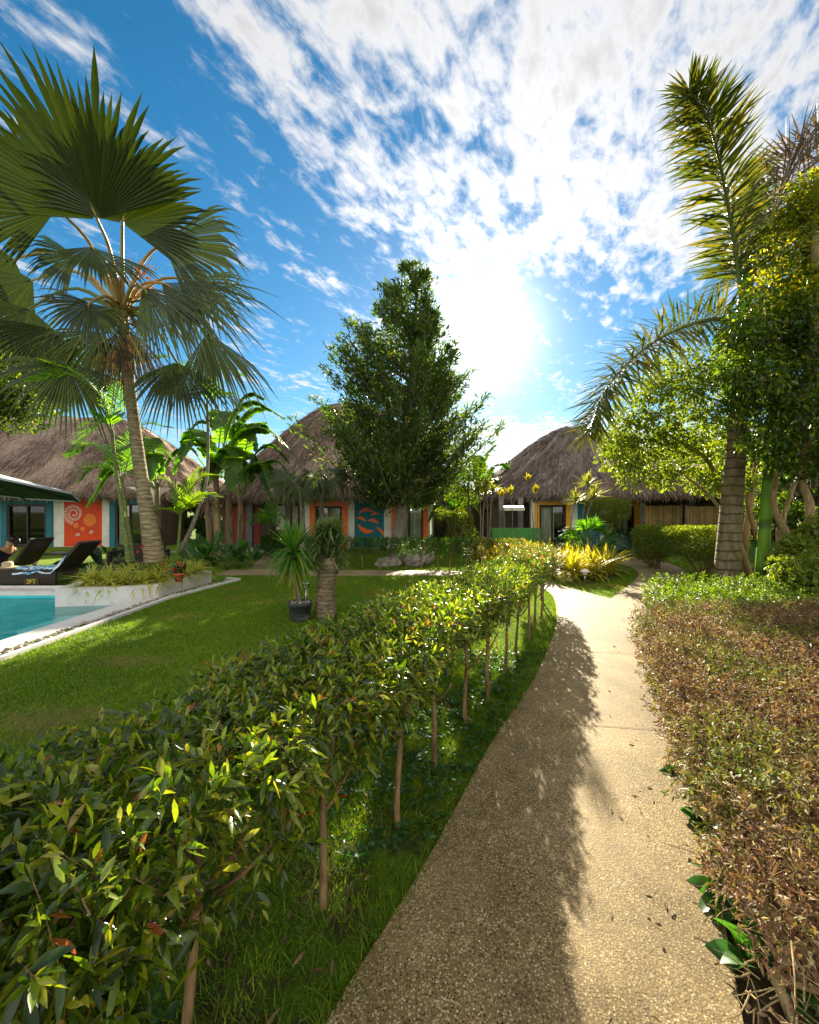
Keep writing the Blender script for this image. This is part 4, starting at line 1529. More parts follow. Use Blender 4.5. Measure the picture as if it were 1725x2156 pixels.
def pinnate(mb, rach, n, L, Wd, ang=55, droop=.25, planes=(0,), up=(0, 0, 1), jitter=.12, prof=None, start=.12, K=4, lenprof=None, stemr=(.03, .006), mbstem=None, leafprof=None, torn=0.0):
    c = curve(rach, 60)
    if mbstem is not None:
        mbstem.tube(c, np.linspace(stemr[0], stemr[1], 60), 6)
    seg = np.linspace(0, 1, 60)
    t = np.linspace(start, .99, n)
    pts = np.stack([np.interp(t, seg, c[:, k]) for k in range(3)], 1)
    tan = nrm(np.stack([np.interp(t, seg, np.gradient(c[:, k])) for k in range(3)], 1))
    side0 = nrm(np.cross(tan, np.broadcast_to(np.asarray(up, float), tan.shape)))
    nn = np.cross(side0, tan)
    lp = np.interp(t, [0, .25, .6, 1], [.55, 1, .95, .35]) if lenprof is None else np.interp(t, *lenprof)
    B_, D_, L_, U_ = [], [], [], []
    for sg_ in (-1, 1):
        for ph in planes:
            p_ = math.radians(ph)
            lat = side0 * math.cos(p_) * sg_ + nn * math.sin(p_)
            an = math.radians(ang) * (1 - .45 * t)
            d = np.cos(an)[:, None] * tan + np.sin(an)[:, None] * lat + jitter * rng.normal(size=tan.shape)
            k = rng.uniform(0, 1, n) > torn
            B_.append(pts[k])
            D_.append(d[k])
            L_.append((L * lp * rng.uniform(.85, 1.1, n))[k])
            U_.append(nn[k])
    B_, D_, L_, U_ = (np.concatenate(x) for x in (B_, D_, L_, U_))
    mb.straps(B_, D_, L_, Wd, droop, K, leafprof, .14, U_)


TOCAM = lambda p: nrm(np.array([0, 0, EYE]) - np.asarray(p, float))

# ---- fan palm in the planter ----------------------------------------------
fp = thing('fan_palm', 'tall fan palm with pleated round fronds in the white pool planter', 'palm', P(325, 1178, 8.3) * [1, 1, 0] + [0, 0, .19])
m_ = MB()
trunk_tube(m_, [P(327, 1186, 8.3), P(312, 1090, 8.3), P(297, 1000, 8.3), P(281, 880, 8.3), P(265, 740, 8.3), P(257, 650, 8.3)], [.20, .145, .122, .108, .095, .105], 16, 110, .014)
build('trunk', m_, M['bark_fan'], fp)
CR = P(257, 640, 8.3)
# hub (px,py,depth), tip (px,py,depth), span, N, droop, tilt
FR = [((205, 462, 7.3), (55, 120, 6.1), 80, 50, .02, (.15, 0, -.5)),
      ((258, 470, 7.5), (290, 285, 7.2), 104, 54, .02, (-.1, 0, -.35)),
      ((120, 440, 7.4), (-90, 330, 6.8), 70, 36, .04, (.2, 0, -.2)),
      ((345, 512, 8.2), (512, 545, 7.9), 46, 34, .10, (.2, 0, .3)),
      ((340, 596, 8.0), (528, 680, 7.7), 38, 30, .10, (.3, 0, .5)),
      ((300, 606, 7.6), (400, 715, 7.4), 40, 30, .14, (-.2, 0, .3)),
      ((436, 700, 8.9), (492, 838, 8.7), 40, 30, .12, (.3, 0, .3)),
      ((372, 762, 8.6), (388, 890, 8.3), 58, 36, .10, (.1, 0, .2)),
      ((190, 638, 7.5), (168, 722, 7.2), 94, 48, .10, (-.1, 0, .35)),
      ((140, 765, 8.4), (132, 890, 8.1), 84, 44, .10, (0, 0, .2)),
      ((215, 700, 8.6), (150, 800, 8.5), 60, 34, .12, (0, 0, .2)),
      ((100, 690, 9.0), (60, 800, 9.0), 74, 36, .12, (0, .2, .2)),
      ((405, 590, 9.0), (520, 640, 8.9), 48, 30, .14, (.1, 0, .5)),
      ((62, 650, 8.8), (10, 750, 8.7), 72, 36, .12, (.1, 0, .3)),
      ((30, 545, 9.2), (-70, 600, 9.2), 70, 36, .12, (0, 0, .3)),
      ((160, 540, 8.0), (62, 552, 7.7), 55, 32, .14, (0, 0, .5)),
      ((195, 520, 7.3), (238, 590, 7.0), 55, 30, .06, (.3, 0, .2)),
      ((70, 590, 9.0), (-50, 640, 9.0), 55, 30, .12, (0, 0, .3))]
for (h, tp, span, N, dr, tilt) in FR:
    hub, tip = P(*h), P(*tp)
    m_ = MB()
    fan_blade(m_, hub, tip, TOCAM(hub) + np.array(tilt), span, N, .74 if h[1] < 560 else .60, dr, .12)
    lf = build('frond', m_, M['lf_fan'], fp)
    m_ = MB()
    mid = (CR + hub) / 2 + np.array([0, 0, .16 * np.linalg.norm(hub - CR)])
    trunk_tube(m_, [CR + [0, 0, -.15], mid, hub, hub + (tip - hub) * .12], [.055, .032, .025, .008], 6, 14)
    build('stalk', m_, M['petiole'] if h[1] < 640 else M['petiole_green'], lf)
for hb_, tp_ in (((266, 694, 8.1), (282, 800, 8.05)), ((246, 702, 8.15), (226, 792, 8.1)), ((275, 705, 8.5), (312, 790, 8.5))):
    m_ = MB()
    fan_blade(m_, P(*hb_), P(*tp_), TOCAM(P(*hb_)) + np.array([.4, 0, .2]), 36, 20, .5, .25, .3, .15)
    lf = build('dead_frond', m_, M['lf_foxbrown'], fp)
    m_ = MB()
    trunk_tube(m_, [CR + [0, 0, -.25], P(*hb_)], [.03, .018], 6, 8)
    build('stalk', m_, M['petiole'], lf)
for (px, py, d, kind) in ((195, 545, 8.0, 'o'), (240, 570, 7.8, 'o'), (305, 572, 7.9, 'o'), (318, 625, 7.8, 'o'), (345, 685, 8.0, 'd'), (385, 635, 8.2, 'd'), (400, 830, 8.6, 'd'), (350, 800, 8.5, 'd')):
    c = P(px, py, d)
    m_ = MB()
    m_.tube(curve([CR, (CR + c) / 2 + [0, 0, .08], c], 8), [.02] * 4 + [.012] * 4, 5)
    for k in range(70):
        o_ = rng.normal(size=3) * [.09, .09, .10]
        m_.ball(c + o_, rng.uniform(.012, .022), 5, 3)
    build('flower_cluster' if kind == 'o' else 'fruit_cluster', m_, M['fruit_orange'] if kind == 'o' else M['fruit_dark'], fp)
m_ = MB()          # brown fibres and leaf bases at the crown
for k in range(60):
    a = rng.uniform(0, 6.28)
    b = CR + np.array([math.cos(a) * .13, math.sin(a) * .13, rng.uniform(-.75, -.05)])
    d = np.array([math.cos(a) * .7, math.sin(a) * .7, rng.uniform(-.6, .9)])
    m_.straps([b], [d], rng.uniform(.2, .5), rng.uniform(.03, .09), .5, 5)
build('leaf_base', m_, M['fibre'], fp)


def slim_palm(label, base, stem, radii, fronds, mat, leafmat, group, L=.40, Wd=.030, n=46, crown=True):
    r = thing('slim_palm', label, 'palm', base, group)
    m = MB()
    trunk_tube(m, stem, radii, 8, 50, .02)
    build('stem', m, mat, r)
    for f_ in fronds:
        m = MB()
        ms = MB()
        pinnate(m, f_, n, L, Wd, 62, .09, (12,), jitter=.05, mbstem=ms, stemr=(.014, .004), leafprof=[.45, 1, .95, .45])
        fo = build('frond', m, leafmat, r)
        build('stalk', ms, M['petiole_green'], fo)
    return r


GP = 'slim feather palms in and behind the pool planter'
b = P(272, 1182, 8.0)
slim_palm('slim green feather palm leaning left of the fan palm trunk', b * [1, 1, 0] + [0, 0, .19],
          [P(272, 1186, 8.0), P(258, 1080, 8.0), P(243, 980, 8.1), P(236, 905, 8.2)], [.055, .04, .033, .03],
          [[P(236, 905, 8.2), P(215, 840, 8.1), P(150, 790, 7.9), P(60, 800, 7.7)],
           [P(236, 905, 8.2), P(200, 815, 8.1), P(130, 772, 8.2), P(40, 770, 8.3)],
           [P(236, 905, 8.2), P(250, 820, 8.5), P(290, 760, 8.8), P(350, 750, 9.0)],
           [P(236, 905, 8.2), P(225, 880, 8.0), P(190, 905, 7.7), P(150, 960, 7.5)]], M['bark_slim'], M['lf_slim'], GP)
b = P(281, 1180, 8.2)
slim_palm('slim dark feather palm touching the fan palm trunk', b * [1, 1, 0] + [0, 0, .19],
          [P(281, 1184, 8.2), P(268, 1090, 8.5), P(258, 1020, 8.8)], [.045, .032, .027],
          [[P(258, 1020, 8.8), P(240, 960, 9.0), P(190, 935, 9.2), P(140, 960, 9.3)],
           [P(258, 1020, 8.8), P(280, 950, 9.2), P(330, 940, 9.5), P(380, 985, 9.7)],
           [P(258, 1020, 8.8), P(262, 950, 9.4), P(300, 895, 9.8), P(360, 900, 10.0)],
           [P(258, 1020, 8.8), P(235, 990, 8.7), P(200, 985, 8.6), P(170, 1010, 8.5)]], M['bark_slim'], M['lf_slim'], GP)
b = P(375, 1162, 8.9)
slim_palm('small lime green feather palm right of the fan palm', b * [1, 1, 0] + [0, 0, .19],
          [P(374, 1166, 8.9), P(378, 1120, 8.9), P(380, 1085, 8.9)], [.035, .028, .022],
          [[P(380, 1085, 8.9), P(372, 1040, 8.8), P(350, 1010, 8.7), P(322, 1012, 8.6)],
           [P(380, 1085, 8.9), P(395, 1040, 8.9), P(425, 1005, 8.9), P(455, 1000, 8.9)],
           [P(380, 1085, 8.9), P(400, 1058, 8.7), P(430, 1040, 8.5), P(462, 1046, 8.4)],
           [P(380, 1085, 8.9), P(360, 1075, 8.7), P(335, 1075, 8.5), P(315, 1100, 8.4)],
           [P(380, 1085, 8.9), P(385, 1045, 9.1), P(398, 1015, 9.3), P(420, 985, 9.5)]], M['petiole_green'], M['lf_lime'], GP, .30, .028, 32)
b = P(376, 1166, 9.1)
slim_palm('bare curving grey palm stem right of the fan palm', b * [1, 1, 0] + [0, 0, .19],
          [P(376, 1166, 9.1), P(400, 1120, 9.1), P(422, 1060, 9.2), P(436, 1000, 9.3), P(438, 900, 9.5), P(436, 850, 9.6)], [.06, .045, .04, .035, .03, .03],
          [[P(436, 850, 9.6), P(440, 800, 9.7), P(470, 775, 9.8), P(510, 790, 9.9)],
           [P(436, 850, 9.6), P(425, 790, 9.8), P(395, 770, 10), P(350, 790, 10.2)],
           [P(436, 850, 9.6), P(455, 830, 9.3), P(480, 830, 9.1), P(505, 860, 8.9)]], M['bark_grey'], M['lf_slim'], GP)

# ---- foxtail palm on the right ------------------------------------------------
ft = thing('foxtail_palm', 'thick ringed grey palm trunk with bushy foxtail fronds on the right', 'palm', P(1530, 1250, 8.5) * [1, 1, 0])
m_ = MB()
trunk_tube(m_, [P(1530, 1268, 8.5), P(1532, 1200, 8.5), P(1540, 1080, 8.5), P(1551, 930, 8.5), P(1560, 780, 8.5), P(1566, 700, 8.5)], [.245, .232, .20, .17, .155, .135], 20, 80)
build('trunk', m_, M['bark_foxtail'], ft)
m_ = MB()
trunk_tube(m_, [P(1564, 720, 8.5), P(1568, 640, 8.5), P(1575, 560, 8.5)], [.132, .125, .06], 14, 20)
build('crownshaft', m_, M['bark_green'], ft)
TOP = P(1566, 660, 8.5)
FX = [([P(1566, 660, 8.5), P(1548, 520, 8.3), P(1520, 360, 7.8), P(1490, 250, 7.3), P(1450, 190, 6.9)], 'lf_fox', .74),
      ([P(1566, 690, 8.5), P(1500, 672, 8.2), P(1390, 712, 7.7), P(1290, 800, 7.3), P(1235, 915, 7.0)], 'lf_fox', .66),
      ([P(1580, 600, 8.7), P(1625, 460, 9.2), P(1675, 330, 9.6), P(1750, 260, 9.8)], 'lf_foxbrown', .95),
      ([P(1570, 640, 8.6), P(1560, 540, 9.2), P(1570, 440, 9.9), P(1600, 350, 10.4)], 'lf_fox', .7),
      ([P(1570, 680, 8.5), P(1640, 640, 8.8), P(1720, 660, 9.0), P(1780, 740, 9.2)], 'lf_fox', .66)]
for rach, mt, L in FX:
    m_, ms = MB(), MB()
    pinnate(m_, rach, 56, L * 1.25, .040, 78, .12, (-48, -14, 20, 58), jitter=.2, mbstem=ms, stemr=(.05, .008), start=.14, lenprof=([0, .2, .6, 1], [.6, 1, 1, .55]), leafprof=[.35, 1, .8, .1])
    fo = build('frond', m_, M[mt], ft)
    build('stalk', ms, M['petiole_green'] if mt == 'lf_fox' else M['petiole'], fo)

# ---- smooth green palm trunk next to it -----------------------------------------
gp = thing('green_palm', 'smooth bright green palm trunk to the right of the ringed trunk', 'palm', P(1604, 1250, 8.0) * [1, 1, 0])
m_ = MB()
trunk_tube(m_, [P(1602, 1285, 8.0), P(1605, 1200, 8.0), P(1612, 1090, 8.0), P(1620, 990, 8.0), P(1628, 920, 8.0), P(1632, 800, 8.0)], [.115, .112, .10, .092, .098, .075], 16, 60)
build('trunk', m_, M['bark_green'], gp)
for rach in ([P(1632, 800, 8.0), P(1650, 690, 8.0), P(1690, 600, 8.0), P(1760, 560, 8.0)], [P(1632, 800, 8.0), P(1690, 760, 7.7), P(1750, 760, 7.4), P(1800, 830, 7.2)], [P(1632, 800, 8), P(1640, 700, 8.6), P(1620, 600, 9.2), P(1640, 520, 9.8)]):
    m_, ms = MB(), MB()
    pinnate(m_, rach, 40, .6, .05, 60, .18, (10,), mbstem=ms)
    fo = build('frond', m_, M['lf_fox'], gp)
    build('stalk', ms, M['petiole_green'], fo)


# ---- leafy trees -------------------------------------------------------------------
def clump_leaves(mb, centers, radii, per, L, Wd, kind='d', upb=.15, dropb=0.0, shell=.5):
    centers = np.asarray(centers, float)
    radii = np.broadcast_to(np.asarray(radii, float), (len(centers),))
    ci = np.repeat(np.arange(len(centers)), per)
    d = rdir(len(ci), upb)
    rr = rng.uniform(shell ** 3, 1, len(ci)) ** (1 / 3) * radii[ci]
    base = centers[ci] + d * rr[:, None] * [1, 1, .8]
    ld = nrm(d * .7 + .7 * rng.normal(size=d.shape) + [0, 0, -dropb])
    l = L * rng.uniform(.65, 1.25, len(ci))
    if kind == 'd':
        mb.diamonds(base, ld, l, l * Wd)
    else:
        mb.straps(base, ld, l, l * Wd, .2, 4, [.25, .95, 1.0, .12] if kind == 'r' else None)


# central tree
CT = np.array([-0.17, 13.0, 0.0])
ct = thing('tree', 'tall cone shaped dark green tree in front of the middle house', 'tree', CT)
m_ = MB()
tz = [0, 1.0, 2.1, 4.0, 6.5, 9.0]
trunk_pts = np.array([(-.42, 13.0, -.05), (-.36, 13.0, .9), (-.22, 13.0, 2.0), (-.05, 13.0, 4.0), (.1, 13.0, 6.5), (.28, 13.0, 9.0)])
trunk_tube(m_, trunk_pts, [.24, .20, .18, .14, .09, .03], 12, 50)
tc = curve(trunk_pts, 80)


def ct_r(z):
    return np.interp(z, [2.0, 2.4, 2.9, 3.6, 4.6, 5.3, 6.4, 7.2, 8.1, 9.0, 9.5], [1.1, 1.6, 2.15, 2.5, 3.0, 2.95, 2.45, 1.95, 1.35, .70, .3])


NB = 330
zt = rng.uniform(0, 1, 5000) * 7.4 + 2.05
zt = zt[rng.uniform(0, 2.9, 5000) < ct_r(zt) + .25][:NB]
lb, ldv, ll = [], [], []
for k, z in enumerate(zt):
    az = k * 2.39996 + rng.normal(0, .25)
    rad = ct_r(z) * (rng.uniform(.62, 1.0) + .16 * math.sin(az * 3 + z * 2.3))
    if rng.uniform() < .2 and not (math.cos(az) > .2 and z > 5.6):
        rad *= 1.15
    if math.cos(az) > 0:
        rad *= 1 - (.26 if z > 3.3 else .16) * math.cos(az)
    if math.cos(az) > .5 and 3.4 < z < 5.6 and rng.uniform() < .22:
        rad *= 1.28
    # crown leans a little: upper part sits to the right of the trunk foot
    off = np.interp(z, [2, 4.5, 7, 9.5], [-.05, .02, -.24, .12])
    tip = np.array([CT[0] + .17 + off + rad * math.cos(az), 13.0 + rad * math.sin(az), z])
    z0 = max(1.9, z - rad * rng.uniform(.45, .8))
    root = np.array([np.interp(z0, tc[:, 2], tc[:, 0]), 13.0, z0])
    midp = root * .45 + tip * .55 + [0, 0, -.12 * rad + rng.normal(0, .06)]
    c = curve([root, midp, tip], 12)
    m_.tube(c, np.linspace(.022 + .008 * rad, .006, 12), 5)
    nl = int(40 + 38 * rad)
    f = rng.uniform(.30, 1.0, nl) ** .8
    seg = np.linspace(0, 1, 12)
    p_ = np.stack([np.interp(f, seg, c[:, q]) for q in range(3)], 1)
    sp_ = (.30 + .25 * rad / 2.5) * (1.18 - f)
    p_ = p_ + rng.normal(size=(nl, 3)) * sp_[:, None] * [.62, .62, .5]
    bd = nrm(tip - midp)
    lb.append(p_)
    ldv.append(nrm(bd * .9 + .75 * rng.normal(size=(nl, 3)) + [0, 0, .25]))
    ll.append(rng.uniform(.13, .25, nl))
build('trunk', m_, M['bark_grey'], ct)
lb, ldv, ll = np.concatenate(lb), np.concatenate(ldv), np.concatenate(ll)
m_ = MB()
m_.diamonds(lb, ldv, ll, ll * .27)
build('crown', m_, M['lf_tree'], ct)

# small bright tree beyond, right of the central tree
bt = thing('tree', 'small bright green broad leaf tree between the central tree and the banana plants', 'tree', P(985, 1130, 15.5) * [1, 1, 0])
m_ = MB()
b0 = P(985, 1130, 15.5) * [1, 1, 0]
trunk_tube(m_, [b0, b0 + [.1, 0, 1.2], b0 + [.0, 0, 2.6]], [.07, .05, .03], 7, 20)
build('trunk', m_, M['bark_grey'], bt)
m_ = MB()
cs = [P(px, py, d) for px, py, d in ((960, 1000, 15.5), (990, 985, 15.8), (1000, 1020, 15.2), (955, 1035, 15.6), (930, 1010, 15.9), (985, 1045, 15.3), (1005, 995, 16))]
clump_leaves(m_, cs, .5, 330, .13, .5, 'd')
build('crown', m_, M['lf_ground'], bt)

# variegated tree behind the ringed palm
VT = np.array([7.6, 9.6, 0])
vt = thing('tree', 'yellow edged variegated tree arching over the path behind the ringed palm', 'tree', VT)
m_ = MB()
limb = [[VT, VT + [-.1, 0, 1.0], P(1500, 985, 9.4), P(1430, 930, 9.3), P(1370, 890, 9.2)],
        [VT + [.25, .1, 0], VT + [.3, 0, 1.2], P(1590, 950, 9.6), P(1540, 860, 9.7), P(1470, 830, 9.6)],
        [VT + [.4, -.1, 0], P(1600, 1150, 9.3), P(1575, 1060, 9.2), P(1585, 960, 9.2)],
        [VT + [.1, -.2, 0], P(1575, 1200, 9.1), P(1545, 1120, 9.0), P(1500, 1050, 9.0), P(1440, 1000, 8.9)],
        [VT + [.5, .1, 0], P(1640, 1190, 9.2), P(1650, 1090, 9.1), P(1680, 1000, 9.0)]]
for l_ in limb:
    trunk_tube(m_, l_, [.085, .07, .05, .035, .02][:len(l_)], 7, 30)
build('trunk', m_, M['bark_limb'], vt)
vcs, vr = [], []
vpx = [(1320, 985), (1345, 960), (1310, 940), (1345, 905), (1380, 985), (1390, 940), (1395, 890), (1370, 850), (1425, 985), (1440, 940), (1440, 890), (1430, 840), (1410, 800), (1470, 980), (1485, 930), (1490, 875), (1475, 1010), (1510, 1000), (1520, 950), (1530, 900), (1500, 830), (1560, 1010), (1330, 870), (1385, 820), (1590, 960), (1600, 1010), (1450, 800), (1340, 1000), (1400, 1010), (1500, 1020), (1555, 950), (1300, 965), (1360, 935), (1415, 915), (1460, 860), (1480, 785), (1520, 790), (1545, 825), (1430, 760), (1390, 785), (1500, 750), (1550, 870), (1465, 820), (1355, 830), (1320, 905), (1300, 935), (1530, 760)]
for px, py in vpx:
    d = rng.uniform(8.7, 10.2)
    vcs.append(P(px, py, d))
    vr.append(rng.uniform(.30, .46))
m_ = MB()
clump_leaves(m_, vcs, vr, 330, .078, .62, 'r', .1, .15, .35)
build('crown', m_, M['lf_var'], vt, attr=True)

# dark tree at the right edge with a golden upper crown
DT = np.array([8.2, 7.0, 0])
dt = thing('tree', 'big dark leaved tree at the right edge with yellow green upper foliage', 'tree', DT)
m_ = MB()
for l_ in ([DT, P(1722, 1160, 7.2), P(1705, 1060, 7.2), P(1690, 1010, 7.2), P(1690, 930, 7.2), P(1660, 840, 7.3)],
           [DT + [.3, 0, 0], P(1770, 1120, 7.2), P(1730, 985, 7.2), P(1700, 940, 7.2), P(1690, 850, 7.1)],
           [DT + [-.3, .4, 0], P(1690, 1180, 7.7), P(1655, 1120, 7.8), P(1630, 1060, 7.8), P(1640, 960, 7.6)],
           [P(1660, 840, 7.3), P(1640, 740, 7.4), P(1610, 650, 7.5), P(1600, 600, 7.5)],
           [P(1690, 850, 7.1), P(1720, 700, 7.0), P(1720, 560, 7.0), P(1710, 470, 7.0)],
           [P(1660, 840, 7.3), P(1600, 800, 7.0), P(1560, 790, 6.9)]):
    trunk_tube(m_, l_, [.11, .085, .07, .05, .04, .025][:len(l_)], 8, 34)
build('trunk', m_, M['bark_limb'], dt)
dcs, dr_ = [], []
for k in range(112):
    px, py = rng.uniform(1545, 1800), rng.uniform(640, 985)
    lim = np.interp(py, [640, 700, 760, 830, 900, 960, 990], [1575, 1548, 1545, 1560, 1580, 1625, 1680])
    if px < lim:
        continue
    dcs.append(P(px, py, rng.uniform(6.6, 8.2)))
    dr_.append(rng.uniform(.30, .5))
for px, py in ((1560, 840), (1545, 870), (1590, 925), (1650, 965), (1710, 985), (1760, 1000), (1540, 780), (1555, 740)):
    dcs.append(P(px, py, 7.0))
    dr_.append(.3)
m_ = MB()
clump_leaves(m_, dcs, dr_, 235, .088, .46, 'l', .1, .25, .3)
build('crown', m_, M['lf_dark'], dt)
gcs, gr_ = [], []
for k in range(84):
    py = rng.uniform(385, 730)
    lim = np.interp(py, [390, 430, 480, 540, 600, 660, 720], [1700, 1665, 1625, 1605, 1590, 1560, 1540])
    px = rng.uniform(lim, 1830)
    gcs.append(P(px + rng.normal(0, 14), py, rng.uniform(6.7, 8.3)))
    gr_.append(rng.uniform(.16, .46))
m_ = MB()
clump_leaves(m_, gcs, gr_, 210, .095, .42, 'd', .2, .1, .3)
build('golden_crown', m_, M['lf_gold'], dt)

# variegated shrub low at the right edge
vs = thing('variegated_shrub', 'dense yellow edged variegated shrub at the right edge behind the brown hedge', 'shrub', (7.3, 7.4, 0))
for k in range(7):
    m_ = MB()
    x, y = 6.9 + .22 * k, 7.6 + rng.uniform(-.3, .3)
    trunk_tube(m_, [(x, y, 0), (x + rng.normal(0, .15), y, .6), (x + rng.normal(0, .25), y - .1, 1.3)], [.035, .03, .02], 6, 14)
    build('stem', m_, M['bark_limb'], vs)
vcs = []
for k in range(46):
    px = rng.uniform(1640, 1790)
    top = np.interp(px, [1640, 1665, 1700, 1790], [1190, 1130, 1098, 1085])
    vcs.append(P(px, rng.uniform(top, 1285), rng.uniform(6.6, 7.6)))
m_ = MB()
clump_leaves(m_, vcs, .24, 260, .075, .62, 'r', .1, .2, .35)
build('foliage', m_, M['lf_var'], vs, attr=True)

# trees in the background ------------------------------------------------------------


def back_tree(label, base, H, cz, cr, n, mat, L=.2, per=230, W_=.4):
    r = thing('tree', label, 'tree', base, 'trees beyond the houses')
    base = np.asarray(base, float)
    m = MB()
    trunk_tube(m, [base, base + [.1, 0, H * .4], base + [-.1, 0, H * .8]], [.2, .14, .05], 8, 20)
    cs, rs = [], []
    for k in range(n):
        d = rdir(1)[0] * rng.uniform(.4, 1) * np.array(cr)
        cs.append(base + [0, 0, cz] + d)
        rs.append(rng.uniform(.16, .28) * max(cr))
    for c in cs[::3]:
        trunk_tube(m, [base + [0, 0, cz * .55], (base + [0, 0, cz * .6] + c) / 2, c], [.07, .05, .02], 5, 10)
    build('trunk', m, M['bark_grey'], r)
    m = MB()
    clump_leaves(m, cs, rs, per, L, W_, 'd')
    build('crown', m, mat, r)


back_tree('tall loose leafed tree behind the left house roof', (-27.4, 28.6, 0), 15.5, 11.6, (3.6, 3.0, 4.2), 46, M['lf_tree'], .30, 260)
back_tree('dark leafy tree at the left edge behind the parasol', (-13.7, 12.6, 0), 8.0, 5.9, (2.3, 1.3, 2.2), 50, M['lf_dark'], .16, 260)
back_tree('dense green tree beyond the left house and the bananas', (-9.0, 30.0, 0), 5.0, 3.2, (2.6, 1.5, 1.9), 30, M['lf_farhedge'], .26, 220)
back_tree('low bright tree far between the middle and right houses', (3.2, 30.0, 0), 3.6, 2.0, (2.8, 1.2, 1.5), 26, M['lf_ground'], .26, 240)
back_tree('dark green tree far behind the annexe of the right house', (18.5, 27.0, 0), 6.5, 4.0, (4.0, 2, 3.2), 40, M['lf_tree'], .28, 240)
back_tree('dense dark tree behind the shrubs at the far right edge', (12.6, 12.8, 0), 5.2, 2.9, (2.5, 1.7, 2.9), 52, M['lf_dark'], .18, 300)
back_tree('bushy green tree beyond the terrace of the middle house', (-12.4, 25.0, 0), 4.4, 2.4, (2.0, 1.4, 1.9), 24, M['lf_farhedge'], .24, 240)


back_tree('low dense green bush between the left house and the banana plants', (-11.2, 21.8, 0), 2.6, 1.3, (1.7, .8, 1.3), 22, M['lf_farhedge'], .18, 260)


# ---- bananas -----------------------------------------------------------------------
def banana(label, base, H, leaves, group='banana plants among the houses', mat='lf_banana'):
    r = thing('banana_plant', label, 'banana plant', base, group)
    base = np.asarray(base, float)
    m = MB()
    trunk_tube(m, [base, base + [.03, 0, H * .5], base + [.0, 0, H]], [.13, .11, .06], 10, 20)
    build('stem', m, M['bark_banana'], r)
    top = base + [0, 0, H]
    for lf in leaves:
        az, out, rise, drop, L, w, torn = lf[:7]
        mt = lf[7] if len(lf) > 7 else mat
        d = np.array([math.cos(az), math.sin(az), 0])
        c = [top - [0, 0, .3], top + d * out * .3 + [0, 0, rise * .75], top + d * out * .65 + [0, 0, rise], top + d * out + [0, 0, rise - drop]]
        m, ms = MB(), MB()
        pinnate(m, c, 34, w, .12 * L / 2.0 + .03, 78, .28, (8,), jitter=.05, prof=None, mbstem=ms, stemr=(.03, .006), start=.2, lenprof=([0, .1, .4, .8, 1], [.45, .8, 1, .8, .3]), leafprof=[.95, 1, 1, .75], torn=torn)
        fo = build('leaf', m, M[mt], r)
        build('midrib', ms, M['petiole_green'], fo)


banana('banana plant with a long arching leaf left of the middle house roof', P(455, 1150, 13.6) * [1, 1, 0], 3.1,
       [(0.0, 2.5, 1.25, .75, 2.5, .42, .06), (.25, 1.7, 2.2, .2, 2.2, .40, .03), (2.6, 1.9, 1.3, .7, 2, .40, .1), (-.6, 1.6, .5, 1.0, 2, .40, .15), (-.15, 1.9, .35, 1.3, 2, .38, .12), (1.5, 1.2, 2.0, .1, 2, .38, .05), (4.2, 1.4, .7, 1.0, 2, .36, .2)])
banana('banana plant with drooping torn leaves before the terrace', P(505, 1150, 13.2) * [1, 1, 0], 2.3,
       [(-.3, 1.5, .75, 1.1, 2, .36, .1), (.4, 1.5, 1.5, .5, 2, .40, .1), (2.9, 1.4, .9, .9, 2, .36, .1), (-1.4, 1.1, .9, .9, 1.8, .36, .1), (1.2, 1.2, 2.3, .2, 2.2, .4, .0), (.0, 1.9, .9, .95, 2, .34, .15)])
banana('banana plant reaching towards the left house roof', P(330, 1140, 13.8) * [1, 1, 0], 2.6,
       [(3.0, 2.1, .9, .7, 2.2, .38, .05), (3.5, 1.9, .3, 1.1, 2.2, .36, .05), (2.3, 1.4, 1.6, .3, 2, .36, .05), (.4, 1.5, 1.2, .7, 2, .36, .1), (-1.2, 1.2, .8, .8, 2, .36, .1)])
banana('banana plant with a bright paddle leaf above the bananas, furthest back', P(480, 1140, 16.5) * [1, 1, 0], 4.2,
       [(.3, 1.3, 2.2, .1, 2.2, .42, .0), (.05, 2.2, 1.6, .4, 2.2, .42, .08), (2.4, 1.5, 1.6, .5, 2, .4, .1), (-.5, 1.6, .8, 1.0, 2, .4, .1), (3.6, 1.6, .9, .9, 2, .4, .1)])
banana('banana plant with one dry orange leaf left of the right house', P(1012, 1120, 21.0) * [1, 1, 0], 2.6,
       [(.15, 2.2, .8, .6, 2.2, .40, .05, 'lf_bananadry'), (.35, 1.9, 1.5, .4, 2.2, .40, .3), (1.7, .8, 1.9, .0, 2.2, .42, .0), (2.8, 1.5, 1.0, .8, 2, .4, .1), (.6, 1.2, 2.3, -.3, 2, .2, .5), (-.6, 1.4, .6, .9, 2, .4, .05)])
banana('banana plant with torn leaves at the far left of the right house roof', P(1052, 1115, 24.0) * [1, 1, 0], 2.8,
       [(.5, 1.6, 1.9, .0, 2, .4, .1), (2.4, 1.5, 1.3, .6, 2, .4, .2), (3.3, 1.5, .8, .8, 2, .4, .1), (-.4, 1.4, .8, .8, 2, .4, .1)])
banana('young banana plant with broad leaves beside the stepped wall', P(958, 1110, 16.8) * [1, 1, 0], 1.15,
       [(-.3, 1.1, .7, .5, 1.6, .34, .0), (.5, 1.0, 1.0, .3, 1.6, .34, .0), (2.8, 1.1, .7, .6, 1.6, .34, .0), (-1.5, .9, .6, .6, 1.6, .34, .0), (1.6, .6, 1.2, .0, 1.6, .3, .0)])

